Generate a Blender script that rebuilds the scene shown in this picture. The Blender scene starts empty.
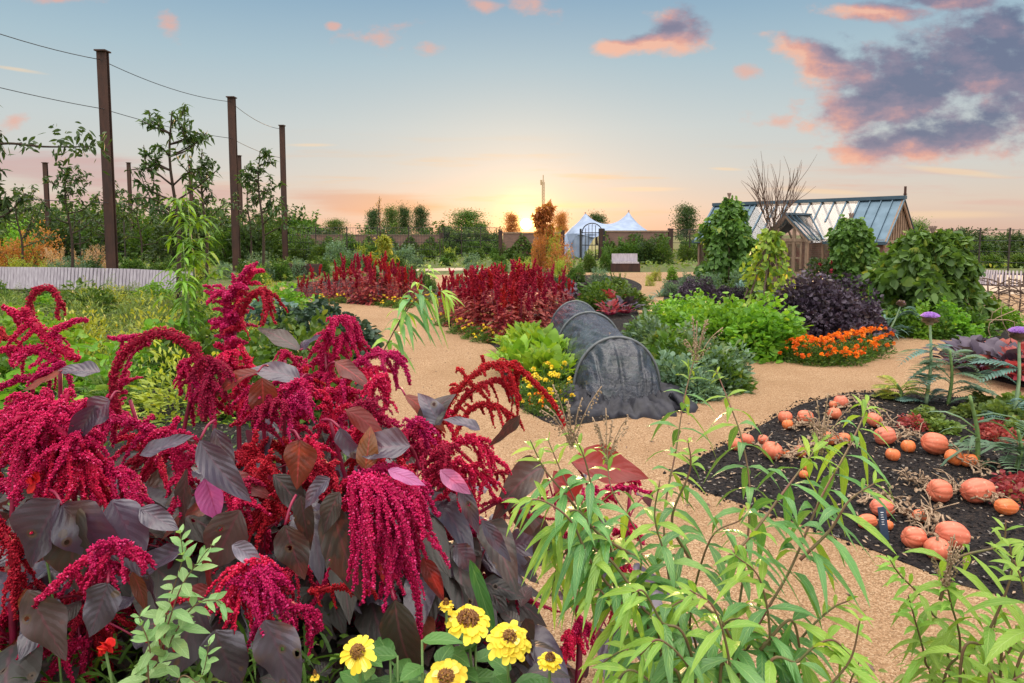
import bpy, math, random
import numpy as np
from mathutils import Vector
rng = np.random.default_rng(11); random.seed(11)
R = math.radians
sc = bpy.context.scene
# ------------------------------------------------------------ camera
H = 1.75; F = 682.67; PITCH = R(4.5)
cam = bpy.data.objects.new('camera', bpy.data.cameras.new('camera')); sc.collection.objects.link(cam)
cam.data.lens = 24; cam.data.sensor_width = 36; cam.data.clip_start = 0.05; cam.data.clip_end = 6000
cam.data.shift_y = -52.8/1024
cam.location = (0, 0, H); cam.rotation_euler = (R(90)-PITCH, 0, 0)
sc.camera = cam
CY = 341.5-52.8
def ray(px, py):
    f = np.array([0, math.cos(PITCH), -math.sin(PITCH)]); u = np.array([0, math.sin(PITCH), math.cos(PITCH)])
    return f*F + np.array([1., 0, 0])*(px-512) + u*(CY-py)
def at(px, py, Y):
    d = ray(px, py); return np.array([0, 0, H]) + d*(Y/d[1])
def gp(px, py, z=0.0):
    d = ray(px, py); return np.array([0, 0, H]) + d*((z-H)/d[2])
def prj(p):
    x, y, z = p[0], p[1], p[2]-H
    c = y*math.cos(PITCH)-z*math.sin(PITCH); u = y*math.sin(PITCH)+z*math.cos(PITCH)
    return 512+F*x/c, CY-F*u/c
def lin(r, g, b): return tuple(((c/255)/12.92 if c/255 <= .04045 else ((c/255+.055)/1.055)**2.4) for c in (r, g, b))
# ------------------------------------------------------------ node helper
class NT:
    def __init__(s, nt): s.nt = nt; s.n = nt.nodes; s.l = nt.links
    def node(s, t, **k):
        n = s.n.new(t)
        for a, b in k.items(): setattr(n, a, b)
        return n
    def put(s, sock, v):
        if isinstance(v, bpy.types.NodeSocket): s.l.new(v, sock)
        elif v is not None:
            if isinstance(v, (tuple, list)) and len(v) == 3 and sock.type == 'RGBA': v = (*v, 1)
            sock.default_value = v
    def m(s, op, a, b=None, c=None, clamp=False):
        n = s.node('ShaderNodeMath', operation=op, use_clamp=clamp)
        for i, v in enumerate((a, b, c)):
            if v is not None: s.put(n.inputs[i], v)
        return n.outputs[0]
    def mix(s, f, a, b, mode='MIX'):
        n = s.node('ShaderNodeMix', data_type='RGBA', blend_type=mode)
        s.put(n.inputs[0], f); s.put(n.inputs[6], a); s.put(n.inputs[7], b); return n.outputs[2]
    def noise(s, vec, scale, detail=3, rough=.55):
        n = s.node('ShaderNodeTexNoise'); s.put(n.inputs['Vector'], vec)
        n.inputs['Scale'].default_value = scale; n.inputs['Detail'].default_value = detail; n.inputs['Roughness'].default_value = rough
        return n.outputs[0]
    def step(s, v, a, b, lo=0., hi=1.):
        n = s.node('ShaderNodeMapRange', interpolation_type='SMOOTHSTEP'); s.put(n.inputs[0], v)
        for i, x in zip((1, 2, 3, 4), (a, b, lo, hi)): n.inputs[i].default_value = x
        return n.outputs[0]
    def ramp(s, v, stops):
        n = s.node('ShaderNodeValToRGB'); s.put(n.inputs[0], v); e = n.color_ramp.elements
        while len(e) < len(stops): e.new(.5)
        for i, (p, c) in enumerate(stops): e[i].position = p; e[i].color = (*c, 1)
        return n.outputs[0]
# ------------------------------------------------------------ world
SUN_PX = (526, 224); sd = ray(*SUN_PX); sd = sd/np.linalg.norm(sd)
SUN_EL = R(3.6); SUN_STR = 3.4
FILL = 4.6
w = bpy.data.worlds.new("World"); sc.world = w; w.use_nodes = True
def make_world():
    t = NT(w.node_tree); t.n.clear()
    tc = t.node('ShaderNodeTexCoord'); sep = t.node('ShaderNodeSeparateXYZ'); t.l.new(tc.outputs['Generated'], sep.inputs[0])
    x, y, z = sep.outputs
    yy = t.m('MAXIMUM', y, .08)
    u = t.m('DIVIDE', x, yy); v = t.m('DIVIDE', z, yy)
    hz = t.m('MAXIMUM', z, 0.0)
    def el(py): d = ray(512, py); return d[2]/np.linalg.norm(d)
    S = 2.2
    stops = [(0, lin(220, 184, 166)), (el(208), lin(227, 208, 191)), (el(175), lin(215, 214, 208)), (el(130), lin(203, 213, 214)), (el(65), lin(174, 199, 211)), (el(0), lin(142, 177, 202)), (1/S, lin(112, 154, 190)), (1, lin(112, 154, 190))]
    col = t.ramp(t.m('MULTIPLY', hz, S), [(min(1, max(0, p*S)) if p < 1 else 1, c) for p, c in stops])
    # glow round the sun
    dp = t.node('ShaderNodeVectorMath', operation='DOT_PRODUCT'); t.l.new(tc.outputs['Generated'], dp.inputs[0]); dp.inputs[1].default_value = tuple(sd)
    ang = t.m('MULTIPLY', t.m('ARCCOSINE', t.m('MINIMUM', dp.outputs['Value'], 1.0)), 180/math.pi)
    def glow(w_, s_): return t.m('MULTIPLY', t.m('EXPONENT', t.m('DIVIDE', ang, -w_)), s_)
    # flattened glow along the horizon
    low = t.m('EXPONENT', t.m('MULTIPLY', hz, -20.0))
    # clouds
    cv = t.node('ShaderNodeCombineXYZ'); t.l.new(u, cv.inputs[0]); t.l.new(v, cv.inputs[1])
    sc_ = t.node('ShaderNodeVectorMath', operation='MULTIPLY'); t.l.new(cv.outputs[0], sc_.inputs[0]); sc_.inputs[1].default_value = (1, 1.7, 1)
    n1 = t.noise(sc_.outputs[0], 17, 9, .6)
    of = t.node('ShaderNodeVectorMath', operation='ADD'); t.l.new(sc_.outputs[0], of.inputs[0]); of.inputs[1].default_value = (-.022, -.035, 0)
    n2 = t.noise(of.outputs[0], 17, 9, .6)
    def uv(px, py): d = ray(px, py); return d[0]/d[1], d[2]/d[1]
    def ell(px, py, rx, ry, tilt=0., du=0, dv=0):
        cu, cw = uv(px, py); a = rx/F; b = ry/F
        uu = t.m('SUBTRACT', u, cu+du); vv = t.m('SUBTRACT', v, cw+dv)
        ur = t.m('ADD', t.m('MULTIPLY', uu, math.cos(tilt)/a), t.m('MULTIPLY', vv, math.sin(tilt)/a))
        vr = t.m('ADD', t.m('MULTIPLY', uu, -math.sin(tilt)/b), t.m('MULTIPLY', vv, math.cos(tilt)/b))
        return t.m('SUBTRACT', 1.0, t.m('SQRT', t.m('ADD', t.m('MULTIPLY', ur, ur), t.m('MULTIPLY', vr, vr))))
    big = [(985, 62, 115, 50, .1), (900, 92, 85, 46, -.2), (862, 110, 62, 30, .1), (925, 140, 105, 24, .15), (826, 62, 62, 19, -.35), (860, 74, 40, 26, 0), (950, 2, 60, 9, 0), (679, 31, 33, 23, -.2), (618, 47, 34, 9, .1), (650, 42, 40, 10, .1), (880, 12, 60, 10, 0), (1040, 90, 90, 70, 0), (1000, 30, 50, 30, 0)]
    small = [(385, 37, 38, 13, .1), (427, 49, 16, 10, 0), (535, 5, 28, 14, -.3), (484, 4, 20, 10, 0), (168, 25, 20, 13, -.6), (15, 119, 18, 8, .5), (800, 100, 16, 7, 0), (783, 121, 34, 9, 0), (60, 0, 40, 5, 0), (752, 72, 22, 8, 0), (332, 26, 9, 4, 0), (832, 150, 26, 7, 0)]
    def field(L, du=0, dv=0):
        r = None
        for e in L:
            q = ell(*e, du=du, dv=dv); r = q if r is None else t.m('MAXIMUM', r, q)
        return r
    fb = t.m('MAXIMUM', field(big), -2.0)
    d1 = t.m('ADD', fb, t.m('MULTIPLY', t.m('SUBTRACT', n1, .42), 2.1))
    fb2 = t.m('MAXIMUM', field(big, .026, .020), -2.0)
    d2 = t.m('ADD', fb2, t.m('MULTIPLY', t.m('SUBTRACT', n2, .42), 2.1))
    dens = t.step(d1, .02, .75)
    lit = t.m('MULTIPLY', t.m('SUBTRACT', d1, d2), .72)
    edge = t.step(d1, .15, 1.15)       # 0 thin edge -> 1 core
    litf = t.m('ADD', t.m('SUBTRACT', .50, t.m('MULTIPLY', edge, .42)), lit, clamp=True)
    # left side of the cloud bank is pinker
    litf = t.m('ADD', litf, t.step(u, .30, .66, .18, -.10), clamp=True)
    ccol = t.ramp(litf, [(0, lin(106, 116, 146)), (.35, lin(140, 132, 156)), (.62, lin(190, 152, 160)), (.85, lin(233, 170, 154)), (1, lin(248, 190, 165))])
    col = t.mix(t.m('MULTIPLY', dens, .93), col, ccol)
    ds = t.step(t.m('ADD', field(small), t.m('MULTIPLY', t.m('SUBTRACT', n1, .5), 4.2)), .0, 1.3)
    col = t.mix(t.m('MULTIPLY', ds, .7), col, lin(240, 178, 158))
    # thin streaks low in the sky
    st = t.node('ShaderNodeVectorMath', operation='MULTIPLY'); t.l.new(cv.outputs[0], st.inputs[0]); st.inputs[1].default_value = (1.0, 13, 1)
    n3 = t.noise(st.outputs[0], 2.6, 6, .6)
    band = t.m('MULTIPLY', t.step(v, .0, .03), t.step(v, .17, .07))
    s1 = t.m('MULTIPLY', t.step(n3, .50, .68), band)
    gcol = t.mix(t.step(ang, 8, 30), lin(255, 190, 100), lin(226, 178, 168))
    col = t.mix(t.m('MULTIPLY', s1, .45), col, gcol)
    # low mauve/orange bank left of the sun
    b1 = t.step(t.m('ADD', field([(370, 203, 105, 17, -.08), (60, 170, 120, 22, -.1), (150, 198, 160, 14, 0)]), t.m('MULTIPLY', t.m('SUBTRACT', n3, .5), 1.6)), .0, .6)
    col = t.mix(t.m('MULTIPLY', b1, .5), col, t.mix(t.step(ang, 6, 26), lin(226, 150, 92), lin(205, 158, 160)))
    tr = t.step(t.m('ADD', field([(725, 169, 26, 2.6, -.05), (960, 172, 70, 4.5, -.1), (645, 189, 60, 4, 0), (310, 145, 40, 3, 0), (830, 192, 70, 4, -.05), (15, 69, 40, 3, -.15), (935, 215, 120, 7, 0), (600, 205, 60, 5, 0)]), t.m('MULTIPLY', t.m('SUBTRACT', n3, .5), 1.2)), .1, .8)
    col = t.mix(t.m('MULTIPLY', tr, .55), col, lin(252, 220, 180))
    # sun glow added over everything
    g = t.mix(1.0, t.mix(t.m('MULTIPLY', glow(3.8, .42), 1), (0, 0, 0), (1.0, .62, .28)), t.mix(glow(.8, 1), (0, 0, 0), (7.0, 3.4, .6)), 'ADD')
    wide = t.m('MULTIPLY', t.m('MULTIPLY', glow(13, .75), low), 1.0)
    g = t.mix(1.0, g, t.mix(wide, (0, 0, 0), (.85, .26, .0)), 'ADD')
    disc = t.step(ang, .52, .25)
    g = t.mix(1.0, g, t.mix(disc, (0, 0, 0), (14, 11, 5.5)), 'ADD')
    col = t.mix(1.0, col, g, 'ADD')
    # made-up bright sky overhead and behind, added as fill light for the garden
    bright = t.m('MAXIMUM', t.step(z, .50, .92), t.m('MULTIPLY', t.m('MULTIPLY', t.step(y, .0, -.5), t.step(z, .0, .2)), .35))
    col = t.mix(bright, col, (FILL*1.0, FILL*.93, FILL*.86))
    # below horizon
    col = t.mix(t.step(z, -.002, -.02), col, (.22, .2, .16))
    sky = t.node('ShaderNodeTexSky', sky_type='NISHITA'); sky.sun_disc = False; sky.sun_elevation = SUN_EL; sky.sun_rotation = 0
    sky.air_density = 1; sky.dust_density = 1.5
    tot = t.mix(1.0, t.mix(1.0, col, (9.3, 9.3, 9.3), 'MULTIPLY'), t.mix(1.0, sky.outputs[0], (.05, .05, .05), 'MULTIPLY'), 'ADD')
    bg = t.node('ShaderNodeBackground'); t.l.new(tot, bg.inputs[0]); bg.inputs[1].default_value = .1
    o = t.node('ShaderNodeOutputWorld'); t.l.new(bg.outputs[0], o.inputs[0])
make_world()
try: w.cycles.sampling_method = 'MANUAL'; w.cycles.sample_map_resolution = 1024
except Exception: pass
sl = bpy.data.lights.new('sun', 'SUN'); sl.energy = SUN_STR; sl.angle = R(.6); sl.color = (1, .62, .32)
so = bpy.data.objects.new('sun', sl); sc.collection.objects.link(so)
so.rotation_euler = Vector((-sd[0]*math.cos(SUN_EL), -math.cos(SUN_EL), -math.sin(SUN_EL))).to_track_quat('-Z', 'Y').to_euler(); so.location = (0, 60, 20)
sc.view_settings.view_transform = 'Standard'; sc.view_settings.look = 'None'; sc.view_settings.gamma = 1; sc.view_settings.exposure = 0
sc.cycles.max_bounces = 6; sc.cycles.transparent_max_bounces = 12; sc.cycles.diffuse_bounces = 3; sc.cycles.transmission_bounces = 4
sc.cycles.sample_clamp_indirect = 6
# ------------------------------------------------------------ materials
MATS = {}
def newmat(name):
    m = bpy.data.materials.new(name); m.use_nodes = True; t = NT(m.node_tree); t.n.clear()
    o = t.node('ShaderNodeOutputMaterial'); MATS[name] = m
    return m, t, o
def attr(t, name):
    a = t.node('ShaderNodeAttribute'); a.attribute_name = name; return a
def leafmat(name, c1, c2, c3=None, rough=.5, tr=.35, trc=None, veins=None, vs=9, sat=1.0, spec=.4, vstr=.6, holes=False):
    m, t, o = newmat(name)
    r = attr(t, 'rnd').outputs['Fac']
    c3 = c3 or c2
    base = t.ramp(r, [(0, c1), (.6, c2), (.93, c2), (1, c3)])
    oi = t.node('ShaderNodeObjectInfo')
    pos = t.node('ShaderNodeTexCoord').outputs['Object']
    nz = t.noise(pos, 9, 2)
    base = t.mix(t.m('MULTIPLY', t.m('SUBTRACT', nz, .35, clamp=True), .9), base, c1)
    hsv = t.node('ShaderNodeHueSaturation'); t.put(hsv.inputs['Color'], base)
    t.put(hsv.inputs['Hue'], t.m('ADD', .49, t.m('MULTIPLY', oi.outputs['Random'], .02)))
    t.put(hsv.inputs['Value'], t.m('ADD', .85, t.m('MULTIPLY', oi.outputs['Random'], .3))); hsv.inputs['Saturation'].default_value = sat
    base = hsv.outputs[0]
    nrm = None
    if veins:
        uv = t.node('ShaderNodeSeparateXYZ'); t.l.new(attr(t, 'luv').outputs['Vector'], uv.inputs[0])
        au = t.m('ABSOLUTE', uv.outputs[0])
        fr = t.m('FRACT', t.m('SUBTRACT', t.m('MULTIPLY', uv.outputs[1], vs), t.m('MULTIPLY', au, 2.2)))
        vn = t.step(t.m('ABSOLUTE', t.m('SUBTRACT', fr, .5)), .10, .0)
        mid = t.step(au, .10, .02)
        vv = t.m('MAXIMUM', t.m('MULTIPLY', t.m('MULTIPLY', vn, t.step(t.noise(pos, 25, 2), .3, .6)), .55), mid)
        fine = t.noise(pos, 160, 3)
        base = t.mix(t.m('MULTIPLY', fine, .25), base, c1)
        base = t.mix(t.m('MULTIPLY', vv, vstr), base, veins)
        bp = t.node('ShaderNodeBump'); bp.inputs['Strength'].default_value = .35; bp.inputs['Distance'].default_value = .003
        t.put(bp.inputs['Height'], t.m('ADD', t.m('MULTIPLY', t.m('ABSOLUTE', t.m('SUBTRACT', fr, .5)), 1.6), t.m('MULTIPLY', fine, .4))); nrm = bp.outputs[0]
    p = t.node('ShaderNodeBsdfPrincipled'); t.put(p.inputs['Base Color'], base); p.inputs['Roughness'].default_value = rough
    p.inputs['Specular IOR Level'].default_value = spec
    if nrm: t.l.new(nrm, p.inputs['Normal'])
    if holes:
        vo = t.node('ShaderNodeTexVoronoi'); t.put(vo.inputs['Vector'], pos); vo.inputs['Scale'].default_value = 26
        sc3 = t.node('ShaderNodeSeparateColor'); t.l.new(vo.outputs['Color'], sc3.inputs[0])
        hole = t.m('MULTIPLY', t.m('LESS_THAN', t.m('ADD', vo.outputs['Distance'], t.m('MULTIPLY', t.noise(pos, 90, 2), .12)), .22), t.m('GREATER_THAN', sc3.outputs[0], .86))
        rim = t.m('MULTIPLY', t.m('LESS_THAN', vo.outputs['Distance'], .30), t.m('GREATER_THAN', sc3.outputs[0], .86))
        bt = t.step(t.noise(pos, 7, 4), .58, .72)
        base2 = t.mix(t.m('MULTIPLY', bt, .55), base, (.13, .075, .04)); base2 = t.mix(t.m('MULTIPLY', rim, .7), base2, (.10, .06, .03)); t.put(p.inputs['Base Color'], base2)
    if tr > 0:
        tl = t.node('ShaderNodeBsdfTranslucent')
        tcx = t.mix(.55, base, trc, 'MIX') if trc else t.mix(1.0, base, (1.5, 1.35, .6), 'MULTIPLY')
        t.put(tl.inputs[0], tcx)
        mx = t.node('ShaderNodeMixShader'); mx.inputs[0].default_value = tr
        t.l.new(p.outputs[0], mx.inputs[1]); t.l.new(tl.outputs[0], mx.inputs[2]); t.l.new(mx.outputs[0], o.inputs[0])
        if holes:
            tp = t.node('ShaderNodeBsdfTransparent'); m2 = t.node('ShaderNodeMixShader'); t.put(m2.inputs[0], hole); t.l.new(mx.outputs[0], m2.inputs[1]); t.l.new(tp.outputs[0], m2.inputs[2]); t.l.new(m2.outputs[0], o.inputs[0])
    else: t.l.new(p.outputs[0], o.inputs[0])
    return m
def solid(name, c1, c2=None, rough=.7, scale=20, bump=0, metal=0, detail=4, stretch=None, spec=.4, dist=.01):
    m, t, o = newmat(name)
    pos = t.node('ShaderNodeTexCoord').outputs['Object']
    if stretch:
        vm = t.node('ShaderNodeVectorMath', operation='MULTIPLY'); t.l.new(pos, vm.inputs[0]); vm.inputs[1].default_value = stretch; pos = vm.outputs[0]
    nz = t.noise(pos, scale, detail)
    base = t.mix(t.step(nz, .3, .7), c1, c2 or c1)
    p = t.node('ShaderNodeBsdfPrincipled'); t.put(p.inputs['Base Color'], base); p.inputs['Roughness'].default_value = rough; p.inputs['Metallic'].default_value = metal
    p.inputs['Specular IOR Level'].default_value = spec
    if bump:
        bp = t.node('ShaderNodeBump'); bp.inputs['Strength'].default_value = bump; bp.inputs['Distance'].default_value = dist; t.put(bp.inputs['Height'], nz); t.l.new(bp.outputs[0], p.inputs['Normal'])
    t.l.new(p.outputs[0], o.inputs[0]); return m
def gravelmat(name, cols, sc1, speck=None, bump=.5, big=None, rough=.9, dist=.006):
    m, t, o = newmat(name)
    pos = t.node('ShaderNodeTexCoord').outputs['Object']
    vo = t.node('ShaderNodeTexVoronoi'); t.put(vo.inputs['Vector'], pos); vo.inputs['Scale'].default_value = sc1
    sepc = t.node('ShaderNodeSeparateColor'); t.l.new(vo.outputs['Color'], sepc.inputs[0])
    base = t.ramp(sepc.outputs[0], [(i/(len(cols)-1), c) for i, c in enumerate(cols)])
    nz = t.noise(pos, .8, 5); n2 = t.noise(pos, sc1*.25, 4, .7); n3 = t.noise(pos, 3.2, 6, .65)
    base = t.mix(t.m('MULTIPLY', t.step(n3, .52, .72), .5), base, cols[min(1, len(cols)-1)])
    base = t.mix(t.m('MULTIPLY', t.step(nz, .35, .7), .45), base, big or cols[0])
    base = t.mix(t.m('MULTIPLY', t.step(n2, .5, .75), .5), base, cols[0])
    if speck:
        base = t.mix(t.step(sepc.outputs[1], .975, .985), base, speck)
    p = t.node('ShaderNodeBsdfPrincipled'); t.put(p.inputs['Base Color'], base); p.inputs['Roughness'].default_value = rough; p.inputs['Specular IOR Level'].default_value = .2
    bp = t.node('ShaderNodeBump'); bp.inputs['Strength'].default_value = bump; bp.inputs['Distance'].default_value = dist
    t.put(bp.inputs['Height'], t.m('ADD', t.m('MULTIPLY', vo.outputs['Distance'], -1.0), n2)); t.l.new(bp.outputs[0], p.inputs['Normal'])
    t.l.new(p.outputs[0], o.inputs[0]); return m
M = {}
M['gravel'] = gravelmat('gravel', [(.17, .10, .05), (.31, .18, .093), (.42, .26, .145), (.56, .40, .25)], 150, big=(.27, .155, .078), bump=.7, dist=.008)
M['soil'] = gravelmat('soil', [(.006, .005, .006), (.014, .012, .013), (.03, .024, .022), (.05, .036, .028)], 60, speck=(.26, .23, .2), big=(.012, .010, .011), bump=1.0, dist=.02)
M['field'] = gravelmat('field', [(.05, .07, .02), (.09, .11, .03), (.14, .15, .05)], 6, big=(.12, .11, .05))
M['stone_path'] = gravelmat('stone_path', [(.4, .3, .22), (.5, .38, .28), (.6, .46, .34)], 40)
M['corten'] = solid('corten', (.075, .034, .024), (.04, .022, .018), .8, 6, .3, 0, 6, (1, 1, .25))
M['wood'] = solid('weathered_timber', (.34, .235, .165), (.2, .13, .085), .8, 8, .3, stretch=(4, 4, .5))
M['darkwood'] = solid('dark_timber', (.07, .05, .04), (.03, .025, .02), .8, 9, .3)
M['slat'] = solid('pale_slat', (.50, .46, .50), (.34, .30, .34), .7, 3, .2, stretch=(6, 6, 1))
M['slatgap'] = solid('slat_shade', (.12, .09, .11), (.07, .05, .06), .9)
M['zinc'] = solid('zinc_sheet', (.095, .15, .20), (.07, .115, .155), .38, 3, .05, .6)
M['steel'] = solid('dark_steel', (.02, .02, .022), None, .5)
M['wire'] = solid('wire_steel', (.06, .06, .065), None, .5, metal=.5)
M['hoop'] = solid('grey_hoop', (.15, .165, .17), (.10, .11, .12), .45)
M['canvas'] = solid('canvas', (.30, .37, .50), (.22, .28, .40), .7, 2, .1)
M['bark'] = solid('bark', (.07, .045, .03), (.03, .02, .015), .9, 30, .5)
M['twig'] = solid('twig', (.20, .13, .10), (.10, .065, .05), .85, 30, .3)
M['deadstem'] = solid('dry_vine', (.42, .30, .20), (.24, .16, .10), .9, 40, .3)
M['greenstem'] = solid('green_stem', (.16, .26, .08), (.10, .18, .05), .55, 30)
M['redstem'] = solid('red_stem', (.30, .012, .06), (.16, .01, .03), .45, 12)
M['verbstem'] = solid('woody_stem', (.17, .07, .05), (.12, .12, .04), .6, 14)
M['label'] = solid('slate_label', (.05, .09, .15), (.04, .07, .12), .5, 30)
M['white'] = solid('white_mark', (.7, .72, .75), None, .6)
M['terracotta'] = solid('terracotta', (.45, .2, .11), (.35, .15, .08), .8, 12)
M['mast'] = solid('pale_mast', (.5, .36, .2), None, .6)
def brickmat(name, c1, c2, mortar, sx=4.4):
    m, t, o = newmat(name)
    pos = t.node('ShaderNodeTexCoord').outputs['Object']
    sp = t.node('ShaderNodeSeparateXYZ'); t.l.new(pos, sp.inputs[0]); cb = t.node('ShaderNodeCombineXYZ')
    t.put(cb.inputs[0], t.m('ADD', sp.outputs[0], sp.outputs[1])); t.put(cb.inputs[1], sp.outputs[2])
    b = t.node('ShaderNodeTexBrick'); t.put(b.inputs['Vector'], cb.outputs[0]); b.inputs['Scale'].default_value = 1; b.inputs['Brick Width'].default_value = .22; b.inputs['Row Height'].default_value = .075
    b.inputs['Mortar Size'].default_value = .008; t.put(b.inputs['Color1'], c1); t.put(b.inputs['Color2'], c2); t.put(b.inputs['Mortar'], mortar)
    base = t.mix(t.m('MULTIPLY', t.noise(pos, 1.5, 4), .5), b.outputs[0], c2)
    p = t.node('ShaderNodeBsdfPrincipled'); t.put(p.inputs['Base Color'], base); p.inputs['Roughness'].default_value = .9; t.l.new(p.outputs[0], o.inputs[0]); return m
M['brick'] = brickmat('brick', (.24, .125, .09), (.15, .085, .065), (.2, .16, .14))
def glassmat(name, tint=(.965, .975, .98), a=.25):
    m, t, o = newmat(name); g = t.node('ShaderNodeBsdfGlossy'); t.put(g.inputs[0], (.9, .9, .9)); g.inputs[1].default_value = .03
    tp = t.node('ShaderNodeBsdfTransparent'); t.put(tp.inputs[0], tint)
    fr = t.node('ShaderNodeLayerWeight'); fr.inputs[0].default_value = .5
    mx = t.node('ShaderNodeMixShader'); t.put(mx.inputs[0], t.m('ADD', t.m('MULTIPLY', t.m('POWER', fr.outputs['Facing'], 4), .8), .08)); t.l.new(tp.outputs[0], mx.inputs[1]); t.l.new(g.outputs[0], mx.inputs[2]); t.l.new(mx.outputs[0], o.inputs[0]); return m
M['glass'] = glassmat('glass')
def netmat(name, lo, hi, k):
    m, t, o = newmat(name); pos = t.node('ShaderNodeTexCoord').outputs['Object']
    p = t.node('ShaderNodeBsdfPrincipled'); nz = t.step(t.m('ABSOLUTE', t.m('SUBTRACT', t.noise(pos, 5.5, 5, .6), .5)), .16, .0)
    bp = t.node('ShaderNodeBump'); bp.inputs['Strength'].default_value = .45; bp.inputs['Distance'].default_value = .02; t.put(bp.inputs['Height'], nz); t.l.new(bp.outputs[0], p.inputs['Normal'])
    t.put(p.inputs['Base Color'], t.mix(nz, (.010*k, .012*k, .022*k), (.022*k, .027*k, .045*k))); p.inputs['Roughness'].default_value = .36; p.inputs['Specular IOR Level'].default_value = .8; p.inputs['Sheen Weight'].default_value = .05  # ridges of the folds coloured lighter, highlights put into the base colour
    tp = t.node('ShaderNodeBsdfTransparent'); mx = t.node('ShaderNodeMixShader')
    t.put(mx.inputs[0], t.step(t.noise(pos, 260, 1), .40, .60, lo, hi)); t.l.new(tp.outputs[0], mx.inputs[1]); t.l.new(p.outputs[0], mx.inputs[2]); t.l.new(mx.outputs[0], o.inputs[0]); return m
M['net'] = netmat('insect_netting', .34, .84, 1.9); M['net_gather'] = netmat('gathered_netting', .62, .97, 1.0)
M['darknet'] = solid('dark_weed_net', (.012, .012, .017), (.03, .03, .042), .6, 9, .6)
# leaf materials ------------------------------------------------
L_ = leafmat
M['lf_dark'] = L_('leaf_dark', (.03, .06, .018), (.062, .115, .03), (.12, .17, .03))
M['lf_mid'] = L_('leaf_mid', (.045, .10, .016), (.10, .19, .028), (.24, .28, .04))
M['lf_bright'] = L_('leaf_bright', (.09, .22, .02), (.20, .40, .04), (.38, .5, .06))
M['lf_yel'] = L_('leaf_yellow_green', (.20, .26, .03), (.40, .46, .06), (.62, .50, .06))
M['lf_herb'] = L_('leaf_herb', (.08, .14, .03), (.20, .28, .065), (.42, .42, .08))
M['lf_grey'] = L_('leaf_grey_green', (.08, .15, .09), (.17, .28, .17), (.30, .38, .25))
M['lf_blue'] = L_('leaf_blue_green', (.06, .13, .11), (.15, .27, .23), (.26, .38, .33))
M['lf_kale'] = L_('leaf_purple_kale', (.035, .02, .042), (.095, .072, .105), (.17, .15, .15), tr=.12)
M['lf_dkale'] = L_('leaf_dark_kale', (.02, .045, .03), (.055, .10, .06), (.10, .15, .08), tr=.15)
M['lf_redspot'] = L_('leaf_red_green', (.20, .02, .03), (.36, .07, .06), (.22, .24, .05), tr=.3, trc=(.9, .1, .1))
M['lf_orange'] = L_('leaf_rusty_sunglow', (.30, .10, .03), (.48, .18, .05), (.6, .3, .08), trc=(1, .5, .05))  # rusty leaves; also carries painted sun glow on plants near the sun
M['petal_d'] = L_('petal_dark_red', (.22, .01, .02), (.34, .02, .03), rough=.6, tr=.2)
M['lf_tan'] = L_('plume_tan', (.42, .28, .16), (.58, .38, .24), (.7, .5, .3))
M['lf_verb'] = L_('leaf_lemon_green', (.075, .21, .06), (.16, .37, .10), (.34, .52, .10), rough=.34, tr=.3, veins=(.32, .50, .16), vs=11, spec=.6)
M['lf_verby'] = L_('leaf_tip_green', (.19, .38, .06), (.33, .52, .08), (.50, .62, .10), rough=.38, tr=.35, veins=(.45, .6, .2), vs=11)
M['lf_sprig'] = L_('leaf_pale_sprig', (.18, .36, .13), (.32, .50, .2), (.4, .55, .22), rough=.45, tr=.3, veins=(.42, .6, .3), vs=8)
M['lf_zin'] = L_('leaf_zinnia', (.05, .14, .035), (.11, .26, .06), (.2, .34, .08), rough=.5, tr=.25, veins=(.2, .35, .12), vs=6)
M['lf_am'] = L_('leaf_amaranth_purple', (.042, .034, .054), (.095, .08, .115), (.21, .19, .25), rough=.33, tr=.16, trc=(.40, .03, .10), veins=(.17, .05, .10), vs=7, spec=.9, vstr=.30, holes=True)
M['lf_amd'] = L_('leaf_amaranth_dark', (.035, .035, .030), (.062, .058, .050), (.11, .06, .07), rough=.40, tr=.18, trc=(.35, .05, .05), veins=(.20, .05, .08), vs=7, spec=.6, vstr=.45, holes=True)
M['lf_amr'] = L_('leaf_amaranth_rust', (.13, .03, .02), (.20, .06, .03), (.34, .20, .05), rough=.40, tr=.3, trc=(.55, .10, .03), veins=(.5, .05, .06), vs=8, spec=.6)
M['lf_amp'] = L_('leaf_amaranth_pink', (.45, .10, .30), (.60, .22, .45), (.7, .3, .5), rough=.35, tr=.35, trc=(.9, .1, .4), veins=(.35, .03, .12), vs=8)
M['lf_mar'] = L_('leaf_maroon', (.13, .02, .02), (.19, .03, .03), (.2, .05, .04), rough=.4, tr=.4, trc=(.6, .04, .03), veins=(.35, .05, .06), vs=7, spec=.5)
M['lf_bean'] = L_('leaf_bean', (.055, .13, .025), (.13, .26, .05), (.38, .44, .08))
M['lf_yelmix'] = L_('leaf_yellowing', (.09, .18, .03), (.30, .40, .05), (.80, .66, .10))
M['plume'] = L_('amaranth_blossom', (.38, .004, .050), (.74, .012, .125), (.90, .10, .30), rough=.6, tr=.25, trc=(.9, .01, .08), spec=.25)
M['plumed'] = L_('amaranth_blossom_deep', (.26, .004, .025), (.54, .010, .050), (.70, .05, .11), rough=.6, tr=.25, trc=(.8, .01, .05), spec=.25)
M['plumem'] = L_('crimson_spike', (.26, .006, .02), (.48, .018, .045), (.62, .06, .10), rough=.7, tr=.3, trc=(1, .06, .06), spec=.2)
M['petal_y'] = L_('petal_yellow', (.80, .52, .02), (.92, .74, .07), (.95, .84, .25), rough=.6, tr=.25, trc=(1, .8, .05))
M['petal_o'] = L_('petal_orange', (.80, .14, .01), (.95, .27, .015), (.98, .42, .03), rough=.6, tr=.25, trc=(1, .35, .02))
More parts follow.
